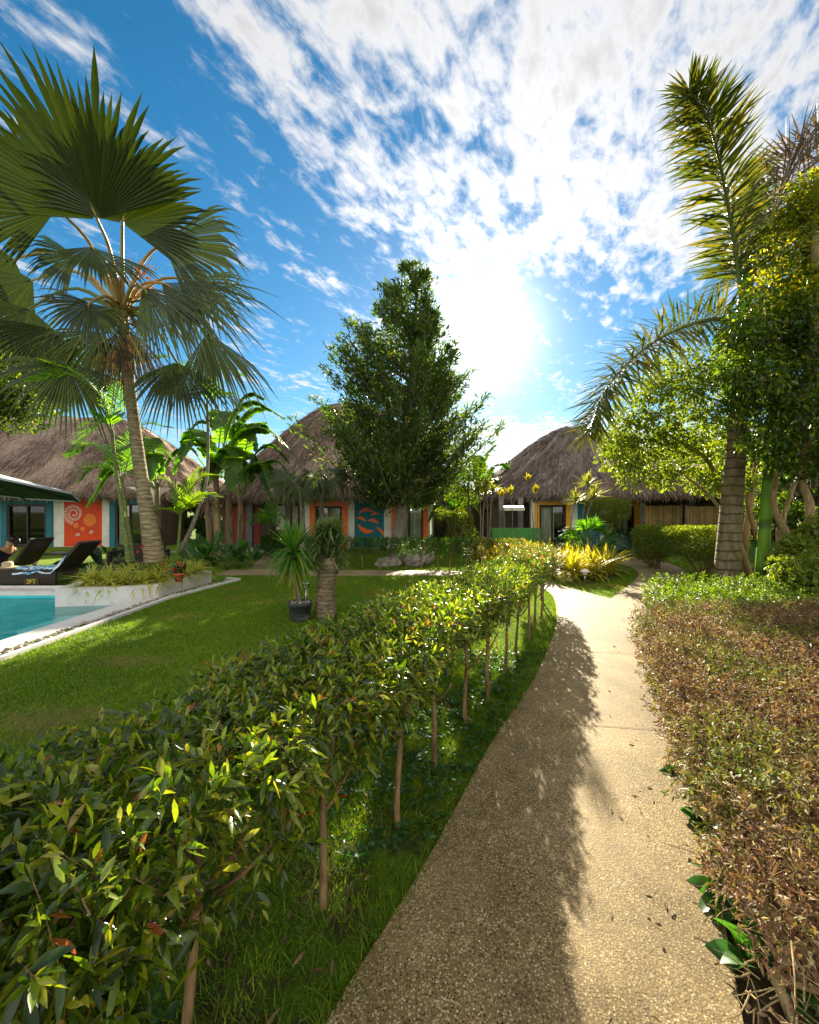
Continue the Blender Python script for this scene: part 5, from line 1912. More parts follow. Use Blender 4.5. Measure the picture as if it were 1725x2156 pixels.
# small fan palms before the middle house ------------------------------------------------
for (px, top, d, lab) in ((637, 1040, 12.2, 'small fan palm on a slim trunk, left of the two before the orange door'), (678, 1030, 12.6, 'small fan palm on a slim trunk, right of the two, by the big tree')):
    b0 = P(px, 1160, d) * [1, 1, 0]
    sp_ = thing('fan_palm', lab, 'palm', b0, 'small fan palms before the middle house')
    t0 = P(px - 2, top, d)
    m_ = MB()
    trunk_tube(m_, [b0, (b0 + t0) / 2 + [.02, 0, 0], t0], [.10, .08, .06], 9, 24, .02)
    build('trunk', m_, M['bark_grey'], sp_)
    for k in range(11):
        az = k * 2.4 + d
        el = (.95, .65, .35, .8)[k % 4]
        dv = np.array([math.cos(az) * math.cos(el), math.sin(az) * math.cos(el) * .8, math.sin(el)])
        hub = t0 + dv * rng.uniform(.45, .8)
        tip = hub + nrm(dv + [0, 0, -.45 - .2 * (k % 3)]) * rng.uniform(.55, .8)
        m_ = MB()
        fan_blade(m_, hub, tip, nrm(np.cross(np.cross(dv, [0, 0, 1.0]), dv)) + .2 * rng.normal(size=3) + .8 * TOCAM(hub), 75, 26, .6, .22, .15)
        fo = build('frond', m_, M['lf_fox'] if k % 3 else M['lf_fan'], sp_)
        m_ = MB()
        m_.tube(curve([t0, (t0 + hub) / 2 + [0, 0, .06], hub], 8), [.014] * 8, 5)
        build('stalk', m_, M['petiole_green'], fo)

# ================================================================== HEDGES


def box_leaves(mb, c, ax, half, n, L, Wd, upb=.35, rand=.6, shell=.22, K=4, dip=0.0, flat=False, sprig=0, twig=None):
    """leaves through the outer part of a rounded box: c centre, ax direction of its length"""
    ax = np.array([ax[0], ax[1], 0.0])
    ax = ax / np.linalg.norm(ax)
    ay = np.array([-ax[1], ax[0], 0])
    if sprig:
        n = max(4, n // sprig)
    q = rng.uniform(-1, 1, (n * 3, 3))
    q[:, 2] = np.abs(q[:, 2]) * np.sign(rng.uniform(-.55, 1, n * 3))
    pn = (np.abs(q) ** 5).sum(1) ** .2
    q = q[pn < 1][:n]
    pn = (np.abs(q) ** 5).sum(1) ** .2
    tgt = 1 - shell * rng.uniform(0, 1, len(q)) ** 1.5
    inner = rng.uniform(0, 1, len(q)) < .25
    tgt[inner] = rng.uniform(.35, .8, inner.sum())
    q = q * (tgt / np.maximum(pn, .05))[:, None]
    g_ = np.sign(q) * np.abs(q) ** 4
    base = np.asarray(c) + q[:, :1] * half[0] * ax + q[:, 1:2] * half[1] * ay + q[:, 2:] * half[2] * np.array([0, 0, 1.0])
    base = base + rng.normal(size=base.shape) * L * .22
    out = nrm(g_[:, :1] * ax + g_[:, 1:2] * ay + g_[:, 2:] * np.array([0, 0, 1.0]) + 1e-6)
    d = nrm(out * .75 + rand * rng.normal(size=out.shape) + [0, 0, upb - dip])
    if sprig:
        # leaves sit in turn along short shoots, the youngest at the tip
        N = len(base)
        sl_ = L * rng.uniform(.7, 2.0, N)
        base = base - d * (sl_ * .5)[:, None]
        if twig is not None:
            twig.straps(base - d * (sl_ * .2)[:, None], d, sl_ * 1.15, np.full(N, .003), .02, 3, [1, .9, .5], .5)
        ref = nrm(np.cross(d, rdir(N)))
        oth = np.cross(d, ref)
        bb, dd, ls_ = [], [], []
        sc_ = rng.uniform(.75, 1.2, N)
        for k in range(sprig):
            f_ = k / max(sprig - 1, 1)
            an = k * 2.4 + rng.normal(0, .3, N)
            pp = ref * np.cos(an)[:, None] + oth * np.sin(an)[:, None]
            bb.append(base + d * (sl_ * f_)[:, None])
            dd.append(nrm(d * (.45 + .9 * f_) + pp * (1.0 - .35 * f_) + .18 * rng.normal(size=d.shape)))
            ls_.append(L * sc_ * rng.uniform(.75, 1.2, N) * (1.1 - .45 * f_))
        base, d, l = np.concatenate(bb), np.concatenate(dd), np.concatenate(ls_)
        q = base
    else:
        l = L * rng.uniform(.6, 1.3, len(q))
    if flat:
        mb.diamonds(base, d, l, l * Wd)
    else:
        mb.straps(base, d, l, l * Wd, rng.uniform(.05, .4, len(q)), K, None, .16)
    return base


STEMS = [(-1.02, .36), (-.84, .74), (-.62, 1.14), (-.35, 1.66), (-.06, 2.08), (.156, 2.55), (.42, 3.10), (.66, 3.45), (.95, 4.03), (1.2, 4.62), (1.5, 5.15), (1.72, 5.62), (1.98, 6.15), (2.2, 6.75), (2.38, 7.4)]
NS = len(STEMS)
for i, (sx, sy) in enumerate(STEMS):
    a = np.array(STEMS[max(i - 1, 0)])
    b = np.array(STEMS[min(i + 1, NS - 1)])
    ax = (b - a) / np.linalg.norm(b - a)
    left = np.array([-ax[1], ax[0]])
    spc = np.linalg.norm(b - a) / (2 if 0 < i < NS - 1 else 1)
    lab = ('nearest clipped hedge shrub, at the bottom left corner' if i == 0 else
           'last hedge shrub with pink new leaves at the far end of the path row' if i == NS - 1 else
           f'clipped hedge shrub, {ORD[i]} from the near end of the row along the path')
    r = thing('hedge_shrub', lab, 'hedge shrub', (sx, sy, 0), 'clipped hedge shrubs in a row left of the path')
    ctr = np.array([sx, sy]) + left * (.06, .06, .08, .16, .22)[i] if i < 5 else np.array([sx, sy]) + left * .15
    hw = (.33, .33, .33, .36, .38)[i] if i < 5 else .345
    zb, zt_ = (.56 if i < 5 else .68), (.95 if i < 5 else .99)
    m = MB()
    lean = rng.normal(0, .03, 2)
    tp = np.array([sx + lean[0], sy + lean[1], .66])
    trunk_tube(m, [(sx, sy, -.02), (sx + rng.normal(0, .004), sy, .14), (sx + lean[0] * .4 + rng.normal(0, .005), sy, .29), (sx + lean[0] * .6 + rng.normal(0, .005), sy, .45), tp], [.018, .0145, .014, .013, .012], 8, 30, .06)
    if i % 2:
        s0 = np.array([sx, sy, rng.uniform(.36, .46)])
        e = s0 + [rng.choice([-1, 1]) * .10, rng.normal(0, .04), .14]
        m.tube(curve([s0, (s0 + e) / 2 + [0, 0, -.02], e], 6), np.linspace(.010, .005, 6), 6)
    for k in range(7):
        e = np.array([*(ctr + ax * rng.uniform(-.25, .25) + left * rng.uniform(-.28, .28)), rng.uniform(.66, .90)])
        s0 = tp - [0, 0, rng.uniform(0, .18)]
        m.tube(curve([s0, (s0 + e) / 2 + [0, 0, -.03], e], 8), np.linspace(.011, .004, 8), 5)
    build('stem', m, M['bark_brown'], r)
    if i > 5 and i % 3 == 0:
        m = MB()
        e = np.array([sx + .13, sy - .1, .60])
        m.tube(curve([(sx, sy, .40), ((sx + e[0]) / 2, sy - .05, .47), e], 6), [.008] * 6, 5)
        build('twig', m, M['bark_brown'], r)
    m = MB()
    tw_ = MB()
    nl = int(np.interp(sy, [.5, 1.5, 3, 5, 7.5], [2400, 2600, 2500, 2100, 1800]))
    L = np.interp(sy, [.5, 2.5, 4, 7], [.064, .062, .060, .058])
    hb = rng.normal(0, .012)
    box_leaves(m, (*ctr, (zb + zt_) / 2 + hb), ax, (spc * .62, hw, (zt_ - zb) / 2), int(nl * 1.75), L * .9, .31, .45, .5, sprig=7, twig=tw_)
    # upright young shoots breaking the clipped top
    k = 60
    sb = np.stack([*(ctr[:, None] + ax[:, None] * rng.uniform(-spc * .6, spc * .6, k) + left[:, None] * rng.uniform(-hw, hw, k)), rng.uniform(zt_ - .07, zt_ + .02, k)], 1)
    m.straps(sb, rdir(k, 1.3), L * rng.uniform(.6, 1.1, k), L * .26, .15, 4, None, .18)
    # some hanging below
    k = 46
    sb = np.stack([*(ctr[:, None] + ax[:, None] * rng.uniform(-spc * .6, spc * .6, k) + left[:, None] * rng.uniform(-hw, hw, k)), rng.uniform(zb - .02, zb + .08, k)], 1)
    m.straps(sb, rdir(k, -.8), L * rng.uniform(.8, 1.3, k), L * .34, .25, 4, None, .16)
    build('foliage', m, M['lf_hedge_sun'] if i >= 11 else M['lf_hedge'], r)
    o_ = build('twigs', tw_, M['bark_brown'], r)
    o_['kind'] = 'stuff'

# ---- the far row in front of the middle house -----------------------------------
NF = 14
for i in range(NF):
    t = i / (NF - 1)
    sx, sy = -2.55 + t * 5.3, 11.45 - .75 * t ** 2
    lab = (f'clipped hedge shrub, {ORD[i]} from the left in the row before the middle house')
    r = thing('hedge_shrub', lab, 'hedge shrub', (sx, sy, 0), 'clipped hedge shrubs in a row before the middle house')
    m = MB()
    ln = rng.normal(0, .07)
    trunk_tube(m, [(sx + ln, sy, -.02), (sx + ln * .4, sy, .3), (sx, sy, .62)], [.020, .016, .013], 6, 14)
    for k in range(4):
        e = np.array([sx + rng.uniform(-.2, .2), sy + rng.uniform(-.2, .2), rng.uniform(.6, .75)])
        m.tube(curve([(sx, sy, .35), (sx * .6 + e[0] * .4, sy, .45), e], 6), np.linspace(.008, .004, 6), 4)
    build('stem', m, M['bark_brown'], r)
    m = MB()
    box_leaves(m, (sx, sy, .67), (1, -.1), (.26, .30, .20), 800, .062, .4, .3, .6, flat=True)
    box_leaves(m, (sx, sy, .50), (1, -.1), (.24, .24, .13), 110, .06, .4, -.1, .6, flat=True)
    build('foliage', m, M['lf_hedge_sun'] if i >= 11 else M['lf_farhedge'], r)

# ---- the low hedge on the right of the path -----------------------------------------


def re_x(y):
    return float(np.interp(y, right_edge[::-1, 1], right_edge[::-1, 0]))


br = thing('clipped_hedge', 'long low brown leaved clipped hedge on the right side of the path', 'hedge', (3.0, 3.0, 0))
for k in range(30):           # woody stems
    y = rng.uniform(1.12, 5.0) if k > 12 else rng.uniform(1.05, 1.6)
    x = re_x(y) + rng.uniform(.10, 1.3)
    m = MB()
    s0 = np.array([x, y, -.02])
    fork = np.array([x + rng.normal(0, .04), y + rng.normal(.04, .04), rng.uniform(.10, .17)])
    m.tube(curve([s0, fork], 4), np.linspace(.019, .014, 4), 7)
    for q in range(4):
        e = np.array([x + rng.normal(0, .2), y + rng.normal(0.04, .16), rng.uniform(.30, .46)])
        e[0] = max(e[0], re_x(e[1]) + .06)
        e[1] = max(e[1], 1.05)
        m.tube(curve([fork, (fork + e) / 2 + [rng.normal(0, .05), rng.normal(0, .05), -.03], e], 8), np.linspace(.012, .004, 8), 6)
    build('stem', m, M['bark_limb'], br)
m = MB()
for k in range(1500):           # bare twiggy ends at the near face and along the path side
    if k < 1000:
        y = rng.uniform(1.0, 1.6)
        x = re_x(y) + rng.uniform(.06, 1.3)
        z = rng.uniform(.10, .42)
    else:
        y = rng.uniform(1.5, 5.0)
        x = re_x(y) + rng.uniform(.0, .12)
        z = rng.uniform(.05, .25)
    s0 = np.array([x, y + .08, z])
    e = s0 + rng.normal(size=3) * [.06, .06, .04]
    m.tube(curve([s0, (s0 + e) / 2 + rng.normal(size=3) * .015, e], 5), np.linspace(.0028, .0012, 5), 4, False)
tws = build('twigs', m, M['bark_limb'], br)
tws['kind'] = 'stuff'
m = MB()
HB = []
y = 1.3
while y < 5.15:
    xl = re_x(y) - (.10 if y > 1.9 else .02)
    xr = min(xl + 2.5, 1.25 * y + .9)
    step = .30
    x = xl + .22
    while x < xr + .2:
        HB.append((x, y))
        x += .40
    y += step
for (x, y) in HB:
    nl = int(np.interp(y, [1.4, 2.5, 5], [1500, 1150, 800]))
    top = .49 + .02 * math.sin(x * 5 + y * 3) + rng.normal(0, .018)
    edge_ = x < re_x(y) + .3
    near = y < 1.6
    zl = .14 if edge_ and not near else .24
    L = np.interp(y, [1.4, 3, 5], [.034, .037, .044])
    box_leaves(m, (x, y, (top + zl) / 2), (0, 1), (.21, .24, (top - zl) / 2), int(nl * (1.25 if edge_ else 1)), L, .32, .35, .75, .3, sprig=6)
build('foliage', m, M['lf_brown'], br)
m = MB()
k = 9000                       # curled dry leaves and clipped twig ends over the top
yy = rng.uniform(1.2, 5.3, k)
xx = np.interp(yy, right_edge[::-1, 1], right_edge[::-1, 0]) + rng.uniform(-.1, 2.3, k)
d = rdir(k, .5)
m.straps(np.stack([xx, yy, rng.uniform(.42, .52, k)], 1), d, rng.uniform(.03, .06, k), rng.uniform(.004, .010, k), rng.uniform(-.5, .9, k), 5, None, .3)
dl = build('dry_leaves', m, M['litter'], br)
dl['kind'] = 'stuff'

gs = thing('clipped_hedge', 'bright green low shrub mass at the far end of the brown hedge', 'hedge', (4.6, 6.2, 0))
for k in range(16):
    y = rng.uniform(5.3, 7.2)
    x = re_x(y) + rng.uniform(.2, 2.2)
    m = MB()
    m.tube([(x, y, 0), (x + .05, y, .35)], [.012, .006], 5)
    build('stem', m, M['bark_brown'], gs)
m = MB()
y = 5.25
while y < 7.3:
    x = re_x(y) + .06
    while x < min(re_x(y) + 3.2, 7.0):
        box_leaves(m, (x + .2, y, .30 + rng.normal(0, .015)), (0, 1), (.24, .22, .21), 330, .056, .5, .6, .5, .3, sprig=6)
        x += .42
    y += .36
build('foliage', m, M['lf_ground'], gs)

# broad leafed weeds at the foot of the hedge, by the path
for i, (px, py, L, lab) in enumerate(((1552, 1905, .19, 'crumpled broad green leaf plant at the hedge foot, largest one near the lower right corner'),
                                      (1490, 1740, .13, 'small broad leaf plant at the path edge below the brown hedge'),
                                      (1432, 1640, .09, 'tiny leafy seedling poking from the hedge foot beside the path, furthest up the path'),
                                      (1612, 2060, .19, 'broad green leaf plant lying low in the bottom right corner'))):
    c = G(px, py)
    r = thing('broad_leaf_plant', lab, 'plant', c)
    m = MB()
    k = 11
    a = rng.uniform(0, 6.28, k)
    d = np.stack([np.cos(a), np.sin(a), rng.uniform(.3, 1.0, k)], 1)
    m.straps(np.repeat(c[None], k, 0) + d * .02 + [0, 0, .01], d, L * rng.uniform(.7, 1.15, k), L * .42, .45, 7, [.15, .7, .95, 1, .85, .5, .05], .12)
    build('leaves', m, M['lf_canna'], r)
    m = MB()
    for q in range(3):
        m.tube([c, c + d[q] * .03], [.004, .003], 4)
    build('stalk', m, M['petiole_green'], r)

# ---- clipped wedge hedges on the right --------------------------------------------------
for (cx, cy, hx, hy, z0, z1, lab, n) in ((7.45, 10.4, .85, .62, .52, 1.22, 'square clipped hedge block on brown stems beside the ringed palm trunk', 5200),
                                         (6.95, 11.7, .42, .45, .35, 1.20, 'smaller clipped hedge block behind the square one', 2600)):
    r = thing('topiary_hedge', lab, 'topiary', (cx, cy, 0))
    m = MB()
    for k in range(9):
        s0 = np.array([cx, cy, -.02])
        e = np.array([cx + rng.uniform(-hx, hx) * .8, cy + rng.uniform(-hy, hy) * .8, z0 + .15])
        m.tube(curve([s0, (s0 + e) / 2 + [0, 0, -.06], e], 9), np.linspace(.035, .012, 9), 6)
    build('stem', m, M['bark_brown'], r)
    m = MB()
    for k in range(150):
        s0 = np.array([cx + rng.normal(0, .22), cy + rng.normal(0, .2), rng.uniform(.25, z0 + .05)])
        m.tube([s0, s0 + rng.normal(size=3) * [.12, .12, .10] + [0, 0, .06]], [.006, .003], 4)
    o_ = build('twigs', m, M['bark_brown'], r)
    o_['kind'] = 'stuff'
    m = MB()
    box_leaves(m, (cx, cy, (z0 + z1) / 2), (1, 0), (hx, hy, (z1 - z0) / 2), n * 2, .055, .55, .2, .7, .12, flat=True)
    box_leaves(m, (cx, cy, z0 - .02), (1, 0), (hx * .75, hy * .75, .18), n // 5, .05, .5, 0, .7, .3, flat=True)
    build('foliage', m, M['lf_clip'], r)
# round topiary before the right house
r = thing('topiary', 'round flat topped topiary bush on a trunk before the yellow door', 'topiary', (7.05, 14.6, 0))
m = MB()
trunk_tube(m, [(7.05, 14.6, 0), (7.02, 14.6, .7), (7.05, 14.6, 1.3)], [.09, .07, .06], 8, 20)
for k in range(10):
    e = np.array([7.05 + rng.uniform(-.4, .4), 14.6 + rng.uniform(-.3, .3), 1.55])
    m.tube([(7.05, 14.6, .9), e], [.03, .012], 5)
build('trunk', m, M['bark_brown'], r)
m = MB()
box_leaves(m, (7.05, 14.6, 1.68), (1, 0), (.62, .6, .36), 6000, .06, .5, .1, .8, .15, flat=True)
box_leaves(m, (7.1, 14.6, 1.2), (1, 0), (.4, .4, .25), 700, .06, .5, .1, .8, .4, flat=True)
build('foliage', m, M['lf_clip'], r)
# clipped hedge block by the terrace
r = thing('topiary_hedge', 'dark green clipped hedge block by the green wall before the terrace', 'topiary', (-4.55, 14.2, 0))
for k in range(5):
    m = MB()
    m.tube([(-5 + k * .22, 14.2, 0), (-5 + k * .22, 14.2, .3)], .02, 5)
    build('stem', m, M['bark_brown'], r)
m = MB()
box_leaves(m, (-4.4, 14.2, .52), (1, 0), (.72, .35, .27), 4200, .06, .5, .1, .7, .2, flat=True)
build('foliage', m, M['lf_farhedge'], r)
# loose hedge between the middle and right houses
r = thing('shrub', 'loose upright green shrub between the middle house and the stepped wall', 'shrub', (1.85, 15.2, 0))
for k in range(9):
    m = MB()
    m.tube([(1.85 + rng.normal(0, .1), 15.2, 0), (1.85 + rng.normal(0, .35), 15.2 + rng.normal(0, .2), 1.3)], [.02, .01], 5)
    build('stem', m, M['bark_limb'], r)
m = MB()
clump_leaves(m, [(1.85 + rng.normal(0, .3), 15.2 + rng.normal(0, .25), rng.uniform(.4, 1.55)) for k in range(16)], .3, 230, .10, .28, 'd')
build('foliage', m, M['lf_clip'], r)

# ================================================================== STRAPPY PLANTS


def rosette(mb, c, n, L, Wd, e0=(.3, 1.3), droop=.6, K=7, prof=None, fold=.1):
    a = rng.uniform(0, 2 * math.pi, n)
    el = rng.uniform(*e0, n)
    d = np.stack([np.cos(a) * np.cos(el), np.sin(a) * np.cos(el), np.sin(el)], 1)
    L_ = L * rng.uniform(.65, 1.15, n)
    c = np.asarray(c, float)
    mb.straps(np.repeat(c[None], n, 0) + d * .015, d, L_, Wd, droop * rng.uniform(.6, 1.3, n), K,
              np.interp(np.linspace(0, 1, K), [0, .15, .5, .85, 1], [.7, 1, .95, .5, .04]) if prof is None else prof, fold, np.array([0, 0, 1.0]) + .15 * rng.normal(size=(n, 3)))


# pale striped spider plants in the planter
spd = [(205, 1195, 7.75), (235, 1185, 8.0), (262, 1200, 7.7), (300, 1195, 7.75), (228, 1205, 7.6), (335, 1200, 7.85), (398, 1180, 8.9), (415, 1185, 9.0), (270, 1165, 8.7), (190, 1205, 7.55), (345, 1150, 9.2), (385, 1190, 8.5)]
where = ['at the far left of the planter', 'left of the slim palm stems', 'in front of the slim palm stems', 'in front of the fan palm trunk', 'hanging over the left end of the planter', 'between the trunk and the red flower pot',
         'behind the red flower pot', 'at the right corner of the planter', 'behind the slim palm stems', 'lowest at the left tip of the planter', 'behind the fan palm trunk on its right', 'just right of the red flower pot']
for (px, py, d), w_ in zip(spd, where):
    c = P(px, py, d)
    c[2] = .2
    r = thing('spider_plant', f'striped spider plant {w_}', 'plant', c, 'striped spider plants in the pool planter')
    m = MB()
    rosette(m, c + [0, 0, .05], 60, .62, .030, (.45, 1.45), .55)
    rosette(m, c + [0, 0, .02], 30, .5, .028, (.1, .7), .6)
    build('leaves', m, M['lf_spider'], r, attr=True)
    m = MB()
    m.tube([c - [0, 0, .02], c + [0, 0, .04]], [.03, .02], 6)
    build('crown', m, M['petiole_green'], r)
# red flowering bush and pot
c = np.array([-4.98, 8.05, .2])
r = thing('flower_bush', 'small leafy bush with red flowers at the foot of the fan palm trunk', 'flowering bush', c)
m = MB()
clump_leaves(m, [c + [rng.normal(0, .16), rng.normal(0, .12), rng.uniform(.1, .5)] for k in range(12)], .14, 60, .05, .5, 'd')
build('foliage', m, M['lf_hedge'], r)
for (dx, dz) in ((-.28, .62), (-.2, .72), (.25, .28), (.18, .40)):
    m = MB()
    q = c + [dx, -.1, dz]
    m.diamonds(np.repeat(q[None], 7, 0), rdir(7, .3), .05, .035)
    build('flower', m, M['flower_red'], r)
c = P(377, 1225, 7.95)
c[2] = .25
r = thing('flower_pot', 'terracotta pot of red flowers on the planter rim', 'flower pot', c)
m = MB()
m.lathe([(.0, .0), (.062, .0), (.085, .13), (.10, .13), (.10, .165), (.085, .165), (.08, .14), (.0, .14)], c, 20)
build('pot', m, M['terracotta'], r)
m = MB()
clump_leaves(m, [c + [0, 0, .22], c + [.05, 0, .26], c + [-.05, 0, .24]], .09, 40, .06, .5, 'd')
build('foliage', m, M['lf_darkbroad'], r)
for q in ((-.07, -.05, .24), (.02, -.03, .36), (.07, 0, .28)):
    m = MB()
    m.diamonds(np.repeat((c + q)[None], 8, 0), rdir(8, .3), .05, .04)
    build('flower', m, M['flower_red'], r)

# yellow strappy plants in the bed where the path forks
yb = [(3.35, 9.9), (3.85, 9.6), (4.35, 9.75), (4.85, 10.1), (5.2, 10.7), (4.1, 10.3), (4.65, 10.75), (3.55, 10.7), (5.25, 11.5), (4.3, 11.3), (3.6, 11.6), (3.05, 11.2), (4.9, 11.9), (3.3, 12.4), (4.15, 12.3), (2.9, 12.0), (2.35, 11.5), (2.5, 12.7), (3.1, 13.1), (3.8, 13.0), (2.05, 12.2)]
yw = ['leftmost of the front row in the fork bed', 'second from the left in the front row of the fork bed', 'behind the mushroom garden light', 'right of the mushroom garden light, front row', 'rightmost in the fork bed, nearest the right path',
      'in the middle of the second row', 'second row, right of the middle', 'second row, leftmost', 'far right of the third row', 'centre of the third row', 'third row, left of the centre', 'third row, leftmost by the hedge end',
      'back row, rightmost', 'back row, left of the centre', 'back row, under the thin dracaena trunks', 'back row, leftmost beside the hedge', 'peeking over the far hedge end', 'behind the one over the far hedge end', 'furthest back in the middle', 'furthest back towards the yellow door', 'small tuft furthest left behind the far hedge']
for (x, y), w_ in zip(yb, yw):
    c = np.array([x, y, .0])
    r = thing('yellow_strap_plant', f'yellow striped strappy plant, {w_}', 'plant', c, 'yellow strappy plants in the fork bed')
    m = MB()
    rosette(m, c + [0, 0, .12], 84, .95, .036, (.75, 1.5), .48)
    rosette(m, c + [0, 0, .08], 34, .7, .036, (.3, 1.0), .6)
    build('leaves', m, M['lf_yellow'], r, attr=True)
    m = MB()
    m.tube([c - [0, 0, .02], c + [0, 0, .14]], [.05, .03], 6)
    build('crown', m, M['bark_brown'], r)


def dracaena(label, base, stems, n, L, Wd, mat, group=None, droop=.25, trunkmat='bark_grey', rad=.022, attr=False, e0=(-.1, 1.5)):
    r = thing('dracaena', label, 'dracaena', base, group)
    for st_ in stems:
        m = MB()
        trunk_tube(m, st_, [rad, rad * .8, rad * .6], 7, 24, .03)
        build('stem', m, M[trunkmat], r)
        top = np.asarray(st_[-1], float)
        m = MB()
        for dz, f_ in ((0, 1), (-.08, .9), (.06, .75)):
            rosette(m, top + [0, 0, dz * L], n // 3, L * f_, Wd, e0, droop)
        build('leaves', m, M[mat], r, attr=attr)
    return r


GD = 'thin stemmed dracaenas around the right house'
b = P(1222, 1150, 12.6) * [1, 1, 0]
dracaena('tall dracaena with two heads before the right house wall', b, [[b, P(1228, 1085, 12.6), P(1238, 1022, 12.6)], [b + [.03, 0, 0], P(1236, 1090, 12.5), P(1252, 1046, 12.5)]], 84, .55, .035, 'lf_dracvar', GD, .12, attr=True)
b = P(1198, 1150, 12.3) * [1, 1, 0]
dracaena('leaning dracaena with one head left of the two headed one', b, [[b, P(1203, 1100, 12.3), P(1212, 1056, 12.3)]], 84, .5, .035, 'lf_dracvar', GD, .12, attr=True)
for k, (px, top, d, lab) in enumerate(((1058, 1038, 14.8, 'thin dracaena with upright yellow head, leftmost before the porch'), (1075, 1032, 14.9, 'thin dracaena with yellow head, second from the left before the porch'), (1116, 1005, 15.6, 'tallest thin dracaena whose small head stands before the thatch'), (1129, 1030, 14.6, 'thin dracaena with yellow head in front of the porch lamp'))):
    b = P(px + (7, 4, 12, -1)[k], 1130, d) * [1, 1, 0]
    dracaena(lab, b, [[b, P(px + 4, (1130 + top) / 2, d), P(px - (2, 0, 4, 1)[k], top + 8, d)]], 36, .34, .05, 'lf_dracyel', GD, .02, rad=.02, e0=(.75, 1.5))
for k, (px, top, lab) in enumerate(((1012, 1030, 'slim dracaena with green head right of the banana plant'), (1027, 1022, 'pale stemmed dracaena clump left of the stepped wall'))):
    b = P(px, 1130, 15.0) * [1, 1, 0]
    dracaena(lab, b, [[b + [.06 * q, 0, 0], P(px + 6 * q, 1080, 15.0), P(px - 4 + 14 * q, top + 12 * q, 15.0)] for q in range(2)], 54, .5, .04, 'lf_dracvar', GD, .12, attr=True, rad=.03)

# small bright fan palm in the bed
b0 = P(1243, 1150, 12.0) * [1, 1, 0]
r = thing('fan_palm', 'low bright green fan palm behind the yellow bed by the right house', 'palm', b0)
t0 = b0 + [0, 0, .75]
m = MB()
trunk_tube(m, [b0, b0 + [.02, 0, .4], t0], [.06, .05, .04], 8, 16)
build('trunk', m, M['bark_grey'], r)
for k in range(10):
    az = k * 2.4 + .5
    el = (.9, .5, .1, 1.2)[k % 4]
    dv = np.array([math.cos(az) * math.cos(el), math.sin(az) * math.cos(el) * .7, math.sin(el)])
    hub = t0 + dv * .38
    m = MB()
    fan_blade(m, hub, hub + nrm(dv + [0, 0, -.25]) * .62, nrm(np.cross(np.cross(dv, [0, 0, 1.0]), dv)) + .3 * rng.normal(size=3) + TOCAM(hub) * .7, 85, 22, .45, .12, .1)
    fo = build('frond', m, M['lf_slim'], r)
    m = MB()
    m.tube([t0, hub], [.012, .009], 5)
    build('stalk', m, M['petiole_green'], fo)


# broad leafed plants -----------------------------------------------------------------
def broad_plant(label, c, n, L, Wd, mat, group=None, e0=(.6, 1.4), droop=.25, stalk=.25):
    c = np.asarray(c, float)
    r = thing('broad_leaf_plant', label, 'plant', c, group)
    m, ms = MB(), MB()
    a = rng.uniform(0, 6.28, n)
    el = rng.uniform(*e0, n)
    d = np.stack([np.cos(a) * np.cos(el), np.sin(a) * np.cos(el), np.sin(el)], 1)
    s_ = stalk * rng.uniform(.5, 1.4, n)
    for k in range(n):
        ms.tube([c, c + d[k] * s_[k]], [.012, .008], 5)
    build('stalks', ms, M['petiole_green'], r)
    m.straps(c + d * s_[:, None], d * [1, 1, .8], L * rng.uniform(.7, 1.2, n), Wd * rng.uniform(.8, 1.2, n), droop * rng.uniform(.5, 1.5, n), 8,
             np.interp(np.linspace(0, 1, 8), [0, .2, .45, .8, 1], [.2, .85, 1, .6, .04]), .12)
    build('leaves', m, M[mat], r)


GB = 'broad leaved plants between the planter and the terrace'
for k, (px, d, h_, w_) in enumerate(((425, 11.6, 1.0, 'nearest the planter corner'), (452, 12.0, 1.15, 'in front of the banana stems'), (478, 11.4, 1.1, 'tallest of the clump in the middle'), (505, 11.6, .85, 'right of the middle of the clump'), (530, 11.9, .7, 'at the right end by the approach path'))):
    broad_plant(f'leafy green canna like plant {w_}', P(px, 1150, d) * [1, 1, 0], 16, .5 * h_, .16, 'lf_canna', GB, (.5, 1.45), .2, .5 * h_)
GQ = 'dark broad leaved plants by the house walls'
broad_plant('dark broad leaved plant left of the fan palm trunk before the orange wall', P(235, 1140, 10.6) * [1, 1, 0], 26, .55, .2, 'lf_darkbroad', GQ, (.3, 1.3), .35, .6)
broad_plant('dark glossy broad leaved plant before the bamboo screen of the right house', P(1350, 1150, 13.6) * [1, 1, 0], 20, .85, .30, 'lf_darkbroad', GQ, (.5, 1.35), .3, .5)
broad_plant('dark plant under the yellow door left side of the right house', P(1190, 1150, 15.2) * [1, 1, 0], 20, .6, .16, 'lf_darkbroad', GQ, (.4, 1.4), .3, .4)
broad_plant('dark plant under the right yellow door', P(1308, 1150, 15.4) * [1, 1, 0], 20, .7, .2, 'lf_darkbroad', GQ, (.5, 1.4), .3, .5)
broad_plant('dark leafy plant behind the potted terrace palm', P(590, 1140, 16.6) * [1, 1, 0], 24, .6, .18, 'lf_darkbroad', GQ, (.3, 1.4), .3, .4)
broad_plant('bright feathery plant between the bed and the left yellow door', P(1148, 1140, 14.0) * [1, 1, 0], 26, .55, .06, 'lf_ground', None, (.3, 1.4), .4, .3)
